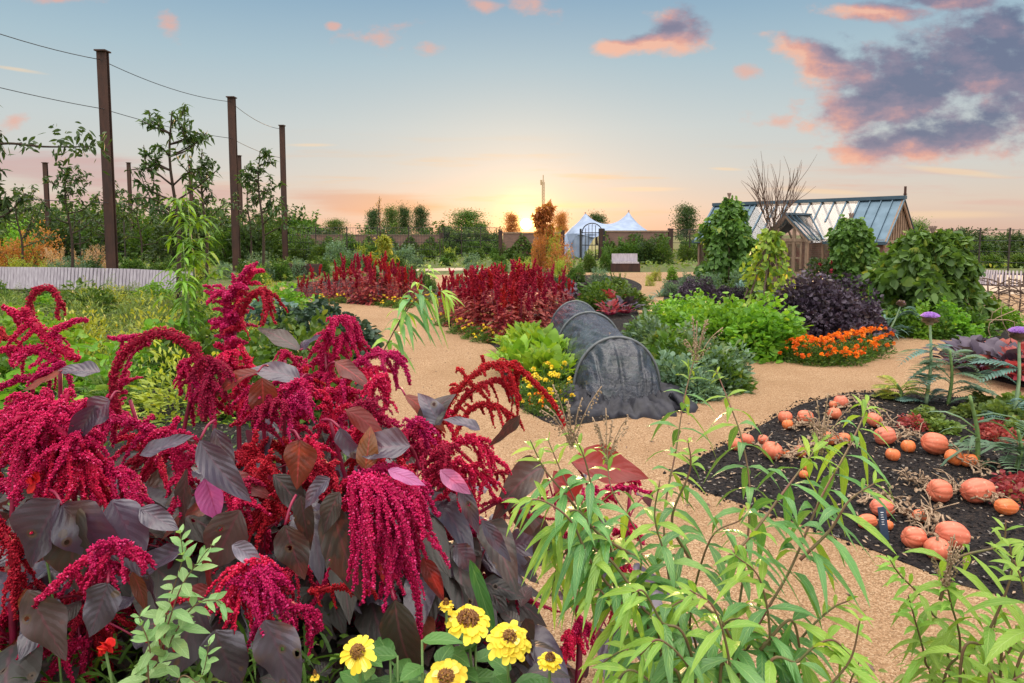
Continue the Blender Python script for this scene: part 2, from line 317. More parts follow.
M['petal_r'] = L_('petal_red', (.75, .03, .02), (.85, .06, .03), (.9, .2, .05), rough=.6, tr=.25, trc=(1, .1, .02))
M['petal_v'] = L_('petal_violet', (.40, .22, .62), (.58, .38, .78), (.7, .5, .85), rough=.7, tr=.3, trc=(.8, .5, .9))
M['eye'] = L_('flower_eye', (.10, .03, .01), (.24, .10, .02), (.5, .3, .03), tr=0)
M['scale'] = L_('thistle_scale', (.16, .12, .09), (.30, .2, .14), (.4, .22, .2), tr=.1)
def squashmat():
    m, t, o = newmat('squash_skin')
    oi = t.node('ShaderNodeObjectInfo'); pos = t.node('ShaderNodeTexCoord').outputs['Object']; r = attr(t, 'rnd').outputs['Fac']
    tint = attr(t, 'luv').outputs['Vector']; sp = t.node('ShaderNodeSeparateXYZ'); t.l.new(tint, sp.inputs[0])
    base = t.mix(sp.outputs[0], (.62, .14, .08), (.78, .17, .02))
    base = t.mix(t.m('MULTIPLY', t.noise(pos, 14, 4), .4), base, (.76, .26, .15))
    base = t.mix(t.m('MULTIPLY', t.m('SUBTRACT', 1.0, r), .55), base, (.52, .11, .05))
    base = t.mix(t.m('MULTIPLY', t.step(t.noise(pos, 45, 3), .56, .72), .4), base, (.82, .5, .34))
    p = t.node('ShaderNodeBsdfPrincipled'); t.put(p.inputs['Base Color'], base); p.inputs['Roughness'].default_value = .5
    bp = t.node('ShaderNodeBump'); bp.inputs['Strength'].default_value = .3; bp.inputs['Distance'].default_value = .004; t.put(bp.inputs['Height'], t.noise(pos, 60, 3)); t.l.new(bp.outputs[0], p.inputs['Normal'])
    t.l.new(p.outputs[0], o.inputs[0]); return m
M['squash'] = squashmat()
# ------------------------------------------------------------ mesh builder
def nrmz(a): return a/np.maximum(np.linalg.norm(a, axis=-1, keepdims=True), 1e-9)
class G:
    def __init__(s): s.v = []; s.q = []; s.t = []; s.r = []; s.uv = []; s.n = 0; s.flat = False
    def add(s, V, Q=None, T=None, rnd=.5, uv=None):
        V = np.asarray(V, float).reshape(-1, 3); k = len(V)
        if (Q is not None and Q is BQ) or k == 6 and T is None: s.flat = True
        s.v.append(V)
        if Q is not None and len(Q): s.q.append(np.asarray(Q, int)+s.n)
        if T is not None and len(T): s.t.append(np.asarray(T, int)+s.n)
        s.r.append(np.broadcast_to(np.asarray(rnd, float), (k,)))
        s.uv.append(np.zeros((k, 2)) if uv is None else np.asarray(uv, float))
        s.n += k; return s
    def build(s, name, mat, parent=None, smooth=False, loc=None):
        V = np.concatenate(s.v); Q = np.concatenate(s.q) if s.q else np.zeros((0, 4), int); T = np.concatenate(s.t) if s.t else np.zeros((0, 3), int)
        org = np.array(parent_world(parent)) if (parent is not None and loc is None) else np.array(loc if loc is not None else (0, 0, 0))
        me = bpy.data.meshes.new(name)
        V = V-org
        me.vertices.add(len(V)); me.vertices.foreach_set('co', V.astype(np.float32).ravel())
        nl = Q.size+T.size; me.loops.add(nl); me.loops.foreach_set('vertex_index', np.concatenate([Q.ravel(), T.ravel()]).astype(np.int32))
        nf = len(Q)+len(T); me.polygons.add(nf)
        st = np.concatenate([np.arange(len(Q))*4, Q.size+np.arange(len(T))*3]).astype(np.int32)
        me.polygons.foreach_set('loop_start', st)
        me.update(calc_edges=True)
        me.polygons.foreach_set('use_smooth', np.full(nf, smooth or not s.flat))
        a = me.attributes.new('rnd', 'FLOAT', 'POINT'); a.data.foreach_set('value', np.concatenate(s.r).astype(np.float32))
        uv = np.concatenate(s.uv); b = me.attributes.new('luv', 'FLOAT_VECTOR', 'POINT'); b.data.foreach_set('vector', np.column_stack([uv, np.zeros(len(uv))]).astype(np.float32).ravel())
        me.materials.append(mat if not isinstance(mat, str) else M[mat])
        o = bpy.data.objects.new(name, me); sc.collection.objects.link(o)
        if parent is not None: o.parent = parent; o.location = (0, 0, 0)
        elif loc is not None: o.location = loc
        return o
def parent_world(p):
    x = Vector((0, 0, 0))
    while p is not None: x = x+p.location; p = p.parent
    return tuple(x)
def thing(name, label, cat, loc=(0, 0, 0), group=None):
    o = bpy.data.objects.new(name, None); o.empty_display_size = .1; sc.collection.objects.link(o); o.location = tuple(loc)
    o['label'] = label; o['category'] = cat
    if group: o['group'] = group
    return o
def tag(o, label=None, cat=None, group=None, kind=None):
    for k, v in (('label', label), ('category', cat), ('group', group), ('kind', kind)):
        if v: o[k] = v
    return o
def dup(o, parent=None):
    c = o.copy(); sc.collection.objects.link(c)
    if parent is not None: c.parent = parent
    for ch in list(o.children): dup(ch, c)
    return c
FAM = {}
def fam(root, desc, where, cat, group=None):
    FAM.setdefault((desc, where), []).append(root); root['category'] = cat
    if group: root['group'] = group
ORD = 'leftmost,second,third,fourth,fifth,sixth,seventh,eighth,ninth,tenth,eleventh,twelfth,thirteenth,fourteenth,fifteenth,sixteenth,seventeenth,eighteenth,nineteenth,twentieth,twenty-first,twenty-second,twenty-third,twenty-fourth,twenty-fifth,twenty-sixth,twenty-seventh,twenty-eighth,twenty-ninth,thirtieth'.split(',')
def finish_labels():
    for (desc, where), L in FAM.items():
        L.sort(key=lambda o: prj(o.location)[0])
        n = len(L)
        for i, o in enumerate(L):
            if n == 1: o['label'] = f'{desc} {where}'
            elif i == n-1: o['label'] = f'{desc} {where}, rightmost of them'
            elif i == 0: o['label'] = f'{desc} {where}, leftmost of them'
            else: o['label'] = f'{desc} {where}, {ORD[i]} from the left'
class Kind:
    """prototypes built on first use, later ones are copies"""
    def __init__(s, maker, nvar): s.maker = maker; s.nvar = nvar; s.pr = {}; s.i = 0
    def place(s, x, y, scale=1., rz=None, z=0., sz=None):
        k = s.i % s.nvar; s.i += 1
        if k not in s.pr: r = s.maker(k); s.pr[k] = r
        else: r = dup(s.pr[k])
        r.location = (x, y, z); r.rotation_euler = (0, 0, random.uniform(0, 6.28) if rz is None else rz); r.scale = (scale, scale, scale*(sz or 1))
        return r
# shape primitives
def leaves5(g, P, D, N, S, L, W, ts, ws, droop, fold, rnd, curl, wave, ph, tw):
    n = len(P); t5 = np.linspace(0, 1, 17); ws = np.interp(t5, ts, ws); ts = t5; m = 17; xs = np.linspace(-1, 1, 7)
    V = np.zeros((n, m, 7, 3)); UV = np.zeros((n, m, 7, 2)); cup = rng.normal(size=n)*.22; bend = rng.normal(size=n)*.10
    for k in range(m):
        t = ts[k]; c = P+D*(L*t)[:, None]; c[:, 2] -= droop*L*t*t; c += N*(curl*L*t*t)[:, None]+S*(bend*L*t*t)[:, None]; hw = W*ws[k]/2
        for j, x in enumerate(xs):
            vq = np.sin((t*7-abs(x)*1.0)*2*math.pi)*.030*W*(1-abs(x)*.6)*min(1, ws[k]*1.3)     # quilting between the side veins
            z = (2*fold*abs(x)+cup*x*x+tw*x*t)*hw+vq+wave*W*2.2*np.sin(ph+t*11+x*1.3)*x*x*ws[k]
            V[:, k, j] = c+S*(x*hw*(1-.10*abs(cup)))[:, None]+N*(z-2*fold*hw*.0)[:, None]; UV[:, k, j, 0] = x; UV[:, k, j, 1] = t
    b = (np.arange(m-1)[:, None]*7+np.arange(6)[None]).ravel(); q = np.stack([b, b+1, b+8, b+7], 1)
    g.add(V.reshape(-1, 3), (q[None]+(np.arange(n)*m*7)[:, None, None]).reshape(-1, 4), None, np.repeat(rnd, m*7), UV.reshape(-1, 2))
def rdir(n, up=0.):
    d = rng.normal(size=(n, 3)); d = nrmz(d); d[:, 2] += up; return nrmz(d)
PR_LANCE = ([0, .12, .35, .6, .82, 1], [.06, .45, 1, .9, .5, .02])
PR_OVATE = ([0, .08, .22, .42, .62, .82, .94, 1], [.05, .5, .92, 1, .82, .46, .16, .01])
PR_SIMPLE = ([0, .4, 1], [.15, 1, .04])
PR_ROUND = ([0, .3, .75, 1], [.3, 1, .85, .15])
PR_STRAP = ([0, .3, .6, .85, 1], [.9, 1, .8, .45, .03])
PR_PETAL = ([0, .35, .75, 1], [.35, .8, 1, .45])
def leaves(g, P, D, N, L, W, prof=PR_SIMPLE, droop=.3, fold=.15, rnd=None, curl=0., wave=0., fine=False):
    P = np.asarray(P, float).reshape(-1, 3); n = len(P)
    if n == 0: return
    D = nrmz(np.broadcast_to(np.asarray(D, float), (n, 3))); N = np.broadcast_to(np.asarray(N, float), (n, 3))
    N = N-D*(N*D).sum(1, keepdims=True)+1e-6*rng.normal(size=(n, 3)); N = nrmz(N); S = np.cross(D, N)
    L = np.broadcast_to(np.asarray(L, float), (n,)); W = np.broadcast_to(np.asarray(W, float), (n,)); droop = np.broadcast_to(np.asarray(droop, float), (n,))
    ts, ws = map(np.array, prof); m = len(ts)
    rnd = rng.random(n) if rnd is None else np.broadcast_to(rnd, (n,))
    ph = rng.random(n)*6.28; tw = rng.normal(size=n)*.25
    if fine: return leaves5(g, P, D, N, S, L, W, ts, ws, droop, fold, rnd, curl, wave, ph, tw)
    V = np.zeros((n, m, 3, 3)); UV = np.zeros((n, m, 3, 2))
    for k in range(m):
        t = ts[k]; wv = (W*ws[k])[:, None]
        c = P+D*(L*t)[:, None]; c[:, 2] -= droop*L*t*t; c += N*(curl*L*t*t)[:, None] if np.ndim(curl) else N*(curl*L[:, None]*t*t)
        s_ = S+N*(tw*t)[:, None]
        wob = N*(wave*W*np.sin(ph+t*14)*ws[k])[:, None] if wave else 0
        wob2 = N*(wave*W*np.sin(ph*1.7+t*11)*ws[k])[:, None] if wave else 0
        V[:, k, 0] = c-s_*wv/2+wob; V[:, k, 1] = c-N*(fold*wv); V[:, k, 2] = c+s_*wv/2+wob2
        UV[:, k, 0, 0] = -1; UV[:, k, 2, 0] = 1; UV[:, k, :, 1] = t
    b = np.arange(m-1)[:, None]*3+np.arange(2)[None]; b = b.ravel()
    q = np.stack([b, b+1, b+4, b+3], 1)
    Q = (q[None]+(np.arange(n)*m*3)[:, None, None]).reshape(-1, 4)
    g.add(V.reshape(-1, 3), Q, None, np.repeat(rnd, m*3), UV.reshape(-1, 2))
OV = np.array([[1, 0, 0], [-1, 0, 0], [0, 1, 0], [0, -1, 0], [0, 0, 1], [0, 0, -1]], float)
OT = np.array([[0, 2, 4], [2, 1, 4], [1, 3, 4], [3, 0, 4], [2, 0, 5], [1, 2, 5], [3, 1, 5], [0, 3, 5]])
def blobs(g, P, r, rnd=None, axis=None, stretch=1.):
    P = np.asarray(P, float).reshape(-1, 3); n = len(P)
    if n == 0: return
    r = np.broadcast_to(np.asarray(r, float), (n,))
    A = nrmz(rng.normal(size=(n, 3))) if axis is None else nrmz(axis+.3*rng.normal(size=(n, 3)))
    B = nrmz(np.cross(A, rng.normal(size=(n, 3)))); C = np.cross(A, B)
    Fm = np.stack([A*stretch, B, C], 1)
    V = P[:, None]+np.einsum('ij,njk->nik', OV, Fm)*r[:, None, None]
    T = (OT[None]+(np.arange(n)*6)[:, None, None]).reshape(-1, 3)
    rnd = rng.random(n) if rnd is None else np.broadcast_to(rnd, (n,))
    g.add(V.reshape(-1, 3), None, T, np.repeat(rnd, 6))
def spl(pts, n):
    p = np.asarray(pts, float)
    if len(p) == 2: return p[0]+(p[1]-p[0])*np.linspace(0, 1, n)[:, None]
    q = np.vstack([2*p[0]-p[1], p, 2*p[-1]-p[-2]]); m = len(p)-1
    o = []
    for u in np.linspace(0, m-1e-6, n):
        i = int(u); t = u-i; a, b, c, d = q[i:i+4]
        o.append(.5*((2*b)+(-a+c)*t+(2*a-5*b+4*c-d)*t*t+(-a+3*b-3*c+d)*t**3))
    return np.array(o)
def tube(g, path, rad, k=6, rnd=.5):
    p = np.asarray(path, float); m = len(p); rad = np.broadcast_to(np.asarray(rad, float), (m,))
    T = nrmz(np.gradient(p, axis=0)); ref = np.array([.31, .17, .93]) if abs(T[0, 2]) < .9 else np.array([1., .2, 0])
    A = np.zeros((m, 3)); a = nrmz(np.cross(T[0], ref))
    for i in range(m):
        a = a-T[i]*a.dot(T[i]); a = a/max(np.linalg.norm(a), 1e-9); A[i] = a
    B = np.cross(T, A); th = np.arange(k)/k*2*math.pi
    V = p[:, None]+(A[:, None]*np.cos(th)[None, :, None]+B[:, None]*np.sin(th)[None, :, None])*rad[:, None, None]
    V = np.vstack([V.reshape(-1, 3), p[0], p[-1]])
    i = np.arange(m-1)[:, None]*k; j = np.arange(k)[None]; j2 = (j+1) % k
    Q = np.stack([i+j, i+j2, i+k+j2, i+k+j], -1).reshape(-1, 4)
    c0 = m*k; jj = np.arange(k); T1 = np.stack([np.full(k, c0), (jj+1) % k, jj], 1); T2 = np.stack([np.full(k, c0+1), (m-1)*k+jj, (m-1)*k+(jj+1) % k], 1)
    g.add(V, Q, np.vstack([T1, T2]), rnd)
BQ = np.array([[0, 1, 3, 2], [4, 6, 7, 5], [0, 4, 5, 1], [2, 3, 7, 6], [0, 2, 6, 4], [1, 5, 7, 3]])
def box(g, x0, x1, y0, y1, z0, z1, rnd=.5):
    V = [(x, y, z) for x in (x0, x1) for y in (y0, y1) for z in (z0, z1)]
    g.add(V, BQ, None, rnd)
def beam(g, a, b, w_, h_, up=(0, 0, 1), rnd=.5):
    a = np.array(a, float); b = np.array(b, float); d = nrmz(b-a); up = np.array(up, float)
    s_ = np.cross(d, up)
    if np.linalg.norm(s_) < 1e-3: s_ = np.cross(d, (1, 0, 0))
    s_ = nrmz(s_); u_ = np.cross(s_, d)
    V = [p+s_*sx*w_/2+u_*su*h_/2 for p in (a, b) for sx in (-1, 1) for su in (-1, 1)]
    g.add(V, BQ, None, rnd)
def lump(u, seed, amp=.18):
    r = np.random.default_rng(seed); o = np.zeros(len(u))
    for f in (2.5, 4, 7):
        for _ in range(3):
            k = r.normal(size=3)*f; o += np.cos(u@k+r.random()*6.28)*amp/(f**.5)
    return 1+o*.6
def bush(g, c, rad, n, L, W, prof=PR_SIMPLE, seed=0, shell=.7, up=.3, droop=.3, lamp=.2, half=True, fold=.15, wave=0., curl=0., Lv=.3):
    u = rdir(n, .0)
    if half: u[:, 2] = np.abs(u[:, 2])*1.1-.12; u = nrmz(u)
    rr = (shell+(1-shell)*rng.random(n)**.7)*lump(u, seed, lamp)
    P = np.array(c)+u*np.array(rad)*rr[:, None]
    P[:, 2] = np.maximum(P[:, 2], .01)
    D = nrmz(u*.8+rdir(n)*.7+np.array([0, 0, up])); N = nrmz(u*.6+np.array([0, 0, .7])+rdir(n)*.5)
    leaves(g, P, D, N, L*(1+Lv*rng.normal(size=n)).clip(.5, 1.7), W*(1+Lv*rng.normal(size=n)).clip(.5, 1.7), prof, droop, fold, None, curl, wave)
exec_sections = []
# ============================================================ SETTING
def sheet(name, pts, z, mat, smooth=0):
    P = np.array(pts, float)[:, :2]
    if smooth:
        Q = np.vstack([P, P[:1]]); P = spl(Q, smooth*len(P))[:-1, :2]
    import bmesh
    bm = bmesh.new(); vs = [bm.verts.new((x, y, z)) for x, y in P]
    f = bm.faces.new(vs); bm.normal_update()
    if f.normal.z < 0: f.normal_flip()
    bmesh.ops.triangulate(bm, faces=[f])
    me = bpy.data.meshes.new(name); bm.to_mesh(me); bm.free(); me.materials.append(M[mat])
    o = bpy.data.objects.new(name, me); sc.collection.objects.link(o); o['kind'] = 'structure'; return o
def pix(L): return [gp(x, y)[:2] for x, y in L]
sheet('ground', [(-3000, -300), (3000, -300), (3000, 5000), (-3000, 5000)], 0, 'field')
sheet('gravel_path', pix([(205, 303), (262, 290), (330, 280), (430, 275), (560, 273), (700, 272), (860, 281), (1300, 283)])+[(30, 8), (9, .2), (-2, .2), (-5, 6)], .004, 'gravel')
sheet('stone_path', pix([(410, 269.5), (450, 268), (492, 268), (492, 270), (440, 271), (410, 271)]), .008, 'stone_path')
BED_A = [(296, 297), (340, 303), (400, 306), (432, 300), (440, 290), (420, 281), (350, 279), (292, 285)]
BED_B = [(436, 316), (452, 328), (480, 340), (497, 350), (500, 372), (508, 398), (530, 414), (560, 426), (610, 420), (660, 413), (700, 402), (735, 385), (738, 370), (700, 350), (660, 335), (642, 322), (636, 300), (640, 284), (610, 276), (540, 275), (470, 277), (440, 292)]
BED_C = [(662, 312), (668, 335), (690, 350), (735, 358), (790, 362), (850, 362), (885, 352), (893, 338), (885, 322), (850, 302), (800, 288), (740, 281), (690, 277), (668, 281), (664, 296)]
BED_E = [(672, 472), (720, 448), (800, 405), (850, 393), (900, 393), (960, 398), (1024, 408), (1250, 440), (1500, 700), (1024, 603), (960, 586), (870, 550), (760, 511), (700, 491)]
sheet('soil_bed', pix(BED_A), .008, 'soil', 6); sheet('soil_bed', pix(BED_B), .008, 'soil', 6); sheet('soil_bed', pix(BED_C), .008, 'soil', 6)
sheet('soil_bed', pix(BED_E), .008, 'soil')
sheet('soil_bed', pix([(938, 354), (962, 373), (1024, 388), (1250, 410), (1250, 340), (1024, 325), (960, 336)]), .008, 'soil')
sheet('soil_bed', pix([(866, 318), (900, 332), (980, 334), (1004, 318), (960, 300), (880, 300)]), .008, 'soil', 6)
sheet('soil_bed', pix([(-900, 310), (-300, 296), (200, 288), (292, 294), (305, 302), (335, 322), (352, 345), (366, 375), (380, 410), (402, 460), (440, 530), (485, 600), (530, 683)])+[(-.05, 1.2), (-4, .3), (-9, 4)], .008, 'soil')
sheet('soil_bed', [(.35, .3), (.45, 1.3), (1.2, 1.75), (2.2, 1.9), (4.5, 1.5), (6, .3)], .008, 'soil')
sheet('gravel_path', [(13, 30), (9, 26), (12.5, 21.0), (17.5, 19), (26, 24), (26, 30)], .0075, 'stone_path')
# clods and chips lying on the pumpkin bed
def in_poly(P, poly):
    x, y = P[:, 0], P[:, 1]; c = np.zeros(len(P), bool); n = len(poly)
    for i in range(n):
        x1, y1 = poly[i]; x2, y2 = poly[i-1]
        k = ((y1 > y) != (y2 > y)) & (x < (x2-x1)*(y-y1)/((y2-y1)+1e-12)+x1); c ^= k
    return c
def scatter_px(poly_px, n, zy=None):
    P = np.array(pix(poly_px)); lo = P.min(0); hi = P.max(0)
    Q = rng.random((n, 2))*(hi-lo)+lo; Q = Q[in_poly(Q, P)]; return Q
g = G(); Q = scatter_px([(664, 474), (716, 446), (796, 402), (850, 391), (900, 391), (960, 396), (1030, 407), (1100, 622), (1024, 608), (870, 554), (700, 494)], 17000)
blobs(g, np.column_stack([Q, np.full(len(Q), .008)]), .004+.014*rng.random(len(Q))**3.5)
tag(g.build('soil_clods', 'soil'), 'dark crumbly clods of soil strewn over the pumpkin bed', 'soil', kind='stuff')
g = G(); Q = scatter_px([(300, 300), (700, 400), (900, 395), (672, 474), (700, 490), (1024, 605), (1024, 683), (540, 683), (470, 500), (420, 390)], 9000)
blobs(g, np.column_stack([Q, np.full(len(Q), .005)]), .003+.006*rng.random(len(Q))**2)
tag(g.build('loose_gravel', 'gravel'), 'loose tan stones scattered over the gravel path', 'gravel', kind='stuff')
g = G(); Q = scatter_px([(672, 474), (720, 450), (850, 395), (1030, 410), (1100, 615), (1024, 600), (870, 548), (700, 489)], 900)
leaves(g, np.column_stack([Q, np.full(len(Q), .02)]), rdir(len(Q))*[1, 1, .1], rdir(len(Q), 2), .035, .012, PR_SIMPLE, .2)
g2 = G(); Q2 = scatter_px([(300, 300), (700, 400), (900, 395), (672, 474), (700, 490), (1024, 605), (1024, 683), (540, 683), (470, 500), (420, 390)], 420)
leaves(g2, np.column_stack([Q2, np.full(len(Q2), .012)]), rdir(len(Q2))*[1, 1, .1], rdir(len(Q2), 2), .03+.03*rng.random(len(Q2)), .014, PR_SIMPLE, .1, .3)
tag(g2.build('fallen_leaves', 'twig'), 'small dry brown leaves and bits fallen on the gravel path', 'leaf litter', kind='stuff')
tag(g.build('dry_litter', 'deadstem'), 'dry pale leaf scraps littering the dark pumpkin bed', 'leaf litter', kind='stuff')
# ------------------------------------------------------------ poles with wires
def dist_for_top(px, ytop, z): # world Y where a thing of height z has its top at this pixel
    d = ray(px, ytop); t = (z-H)/d[2]; return d*t+np.array([0, 0, H])
POLE_H = 8.2
def pole(top, w_, i, label):
    p = dist_for_top(*top, POLE_H); hw = w_*p[1]/F/2*.82
    r = thing('steel_pole', label, 'pole', (p[0], p[1], 0), 'tall rusty poles of the fruit frames')
    g = G(); x, y = p[0], p[1]
    hy = hw*.55; box(g, x-hw, x+hw, y-hy, y-hy+.03, 0, POLE_H); box(g, x-hw*.12, x+hw*.12, y-hy+.031, y+hy-.031, 0, POLE_H); box(g, x-hw, x+hw, y+hy-.03, y+hy, 0, POLE_H)
    g.build('post', 'corten', r)
    g = G(); box(g, x-hw*1.15, x+hw*1.15, y-hw*1.15, y+hw*1.15, POLE_H+.002, POLE_H+.05); g.build('cap', 'corten', r)
    g = G(); box(g, x-hw*1.8, x+hw*1.8, y-hw*1.8, y+hw*1.8, 0, .04); g.build('base_plate', 'corten', r)
    return p
P1 = pole((102.5, 52), 11.5, 0, 'tallest and nearest rusty pole, standing left before the pale slatted bench')
P2 = pole((231.5, 98), 8.5, 1, 'second tall rusty pole along the wires, taller of the close pair')
P3 = pole((282, 126), 6, 2, 'third tall rusty pole along the wires, sunlit orange on one edge')
P2b = pole((238.5, 156), 5.5, 3, 'shorter thin rusty pole standing right behind the second tall pole')
P4 = pole((45, 163), 5, 4, 'leftmost thin far rusty pole, seen beside the sky at far left')
P5 = pole((128.5, 163), 4, 5, 'thin far rusty pole just right of the nearest tall pole')
P6 = pole((190, 161), 4, 6, 'thin far rusty pole behind the leafy sapling')
def wire(name, pts, label, r=.012, sag=.25):
    g = G()
    for a, b in zip(pts[:-1], pts[1:]):
        t = np.linspace(0, 1, 14)[:, None]; p = np.array(a)*(1-t)+np.array(b)*t; p[:, 2] -= (4*t*(1-t)*sag)[:, 0]; tube(g, p, r, 4)
    tag(g.build(name, 'wire'), label, 'wire', 'wires strung between the poles')
def on(p, z): return (p[0], p[1]-.15, z)
P0 = P1-(P2-P1)*1.02
wire('steel_wire', [on(P0, 7.9), on(P1, 7.9), on(P2, 8.0), on(P3, 8.0)], 'topmost steel wire slung across the heads of the tall rusty poles', .013)
wire('steel_wire', [on(P0, 6.2), on(P1, 6.2), on(P2, 6.3), on(P3, 6.3)], 'second steel wire strung a little below the top of the tall poles', .012, .12)
wire('steel_wire', [on(P0, 2.9), on(P1, 2.9), on(P2, 2.95), on(P3, 2.95)], 'lowest steel wire running just above the hedges between tall poles', .012, .05)
# ------------------------------------------------------------ long slatted benches
def slat_bench(pxs, ytop, ybot, label, n):
    r = thing('slatted_bench', label, 'bench', tuple(gp((pxs[0]+pxs[-1])/2, ybot[len(ybot)//2])))
    base = [gp(x, y+1.5) for x, y in zip(pxs, ybot)]
    path = spl(base, n); g = G(); g2 = G(); g3 = G()
    T = nrmz(np.gradient(path, axis=0)); Nn = np.stack([-T[:, 1], T[:, 0], T[:, 2]*0], 1)
    if Nn[len(Nn)//2, 1] < 0: Nn = -Nn
    hh = np.interp(np.linspace(0, 1, n), np.linspace(0, 1, len(pxs)), [dist_z(x, a, p) for x, a, p in zip(pxs, ytop, base)])
    step = np.linalg.norm(path[1]-path[0])
    for i in range(n):
        p = path[i]; a = p+np.array([0, 0, .05]); b = p+Nn[i]*.10+np.array([0, 0, hh[i]])
        beam(g, a, b, step*.66, .035, T[i] if False else (0, 0, 1), random.random())
    for i in range(0, n-1, 3):
        j = min(i+3, n-1)
        for q, (o_, z_) in enumerate(((.06, .1), (.13, .82))):
            beam(g2, path[i]+Nn[i]*(o_+.05)+np.array([0, 0, z_*hh[i]-.02]), path[j]+Nn[j]*(o_+.05)+np.array([0, 0, z_*hh[j]-.02]), .05, .06)
        beam(g3, path[i]+Nn[i]*.1, path[j]+Nn[j]*.1, .02, .10)
        beam(g3, path[i]+Nn[i]*.25+np.array([0, 0, .0]), path[i]+Nn[i]*.25+np.array([0, 0, hh[i]*.9]), .06, .06)
    g.build('backrest', 'slat', r); g2.build('rail', 'slatgap', r); g3.build('frame', 'darkwood', r)
def dist_z(px, py, base):   # height of a point above this base at the pixel
    d = ray(px, py); t = base[1]/d[1]; return H+d[2]*t
slat_bench([-60, 0, 60, 130, 190], [266, 267, 267.5, 269, 272], [287, 289, 289.5, 291, 292.5], 'long low pale slatted bench curving behind the left herb bed', 78)
slat_bench([966, 1000, 1060], [269, 270.5, 272], [283, 285, 287], 'short stretch of pale slatted bench at the right edge beyond the bean mound', 30)
# ------------------------------------------------------------ far walls, fences, gate
def wall(p0, p1, y, ztop, label, name='brick_wall'):
    a = at(p0, 250, y); b = at(p1, 250, y); r = thing(name, label, 'wall', (a[0], y, 0)); g = G(); box(g, a[0], b[0], y, y+.3, 0, ztop); g.build('wall', 'brick', r)
    g = G(); n = int((b[0]-a[0])*230); x = rng.uniform(a[0], b[0], n); hh = ztop*(.45+.55*np.sin(x*1.7+p0)**2); z = rng.random(n)*np.minimum(hh, ztop+.15)
    leaves(g, np.column_stack([x, y-.04-.12*rng.random(n), z]), rdir(n, -.2), rdir(n)*.6+[0, -1, .4], .16, .11, PR_ROUND, .2); g.build('climber', 'lf_mid', r)
    g = G(); box(g, a[0]-.03, b[0]+.03, y-.05, y+.35, ztop+.002, ztop+.09); g.build('coping', 'wood', r)
    g = G(); box(g, a[0]-.3, a[0]-.035, y-.07, y+.37, 0, ztop+.22); g.build('pier', 'corten', r)
    g = G(); box(g, b[0]+.035, b[0]+.3, y-.07, y+.37, 0, ztop+.22); g.build('pier', 'corten', r)
wall(503, 560, 46, 1.85, 'low brick garden wall with dark piers straight below the setting sun')
wall(604, 668, 44, 1.95, 'low brick garden wall behind the pale box bench')
wall(300, 440, 62, 1.7, 'long low brick wall at the back left of the garden')
def fence(p0, p1, y0, y1, h, nposts, label, wires=5, mesh=False):
    a = at(p0, 250, y0); b = at(p1, 250, y1); r = thing('wire_fence', label, 'fence', ((a[0]+b[0])/2, (y0+y1)/2, 0))
    a[2] = b[2] = 0
    for i in range(nposts):
        p = a+(b-a)*i/(nposts-1); g = G(); beam(g, p, p+np.array([0, 0, h]), .06, .06, (1, 0, 0)); g.build('post', 'darkwood', r)
    g = G()
    for k in range(wires):
        z = np.array([0, 0, h*(k+.8)/wires]); tube(g, [a+z, (a+b)/2+z, b+z], .014, 4)
    if mesh:
        for i in range(60):
            p = a+(b-a)*i/59; tube(g, [p, p+np.array([0, 0, h*.96])], .01, 3)
    g.build('wire', 'steel', r)
fence(285, 440, 44, 44, 2.3, 6, 'dark post and wire fence across the back left of the garden', mesh=True)
fence(443, 500, 52, 50, 2.4, 4, 'wire fence between the crimson bed and the sunlit wall', mesh=True)
fence(668, 735, 46, 44, 2.2, 4, 'wire fence left of the bean wigwam beyond the wall', mesh=True)
fence(925, 1110, 36, 30, 2.1, 7, 'dark post and wire fence at the far right of the garden', 4)
fence(-60, 125, 40, 42, 2.7, 5, 'black post and wire fence in front of left hedge', 3)
# iron gate
r = thing('iron_gate', 'black arched iron gate in the gap before the white tent', 'gate', at(592, 258, 44)*[1, 1, 0]); g = G()
xa, xb = at(582, 250, 44)[0], at(602, 250, 44)[0]; xm = (xa+xb)/2
for i in range(7):
    x = xa+(xb-xa)*i/6; zt = 1.9+.55*math.sin(math.pi*i/6); tube(g, [(x, 44, .05), (x, 44, 1), (x, 44, zt)], .022, 5)
g.build('bars', 'steel', r); g = G()
tube(g, [(xm+(xa-xm)*math.cos(t), 44, 1.9+.6*math.sin(t)) for t in np.linspace(0, math.pi, 16)], .035, 6)
for z in (.15, 1.1, 1.9): tube(g, [(xa, 43.97, z), (xm, 43.97, z), (xb, 43.97, z)], .028, 5)
g.build('frame', 'steel', r)
for x in (xa-.1, xb+.1): g = G(); box(g, x-.06, x+.06, 43.92, 44.04, 0, 2.15); g.build('post', 'steel', r)
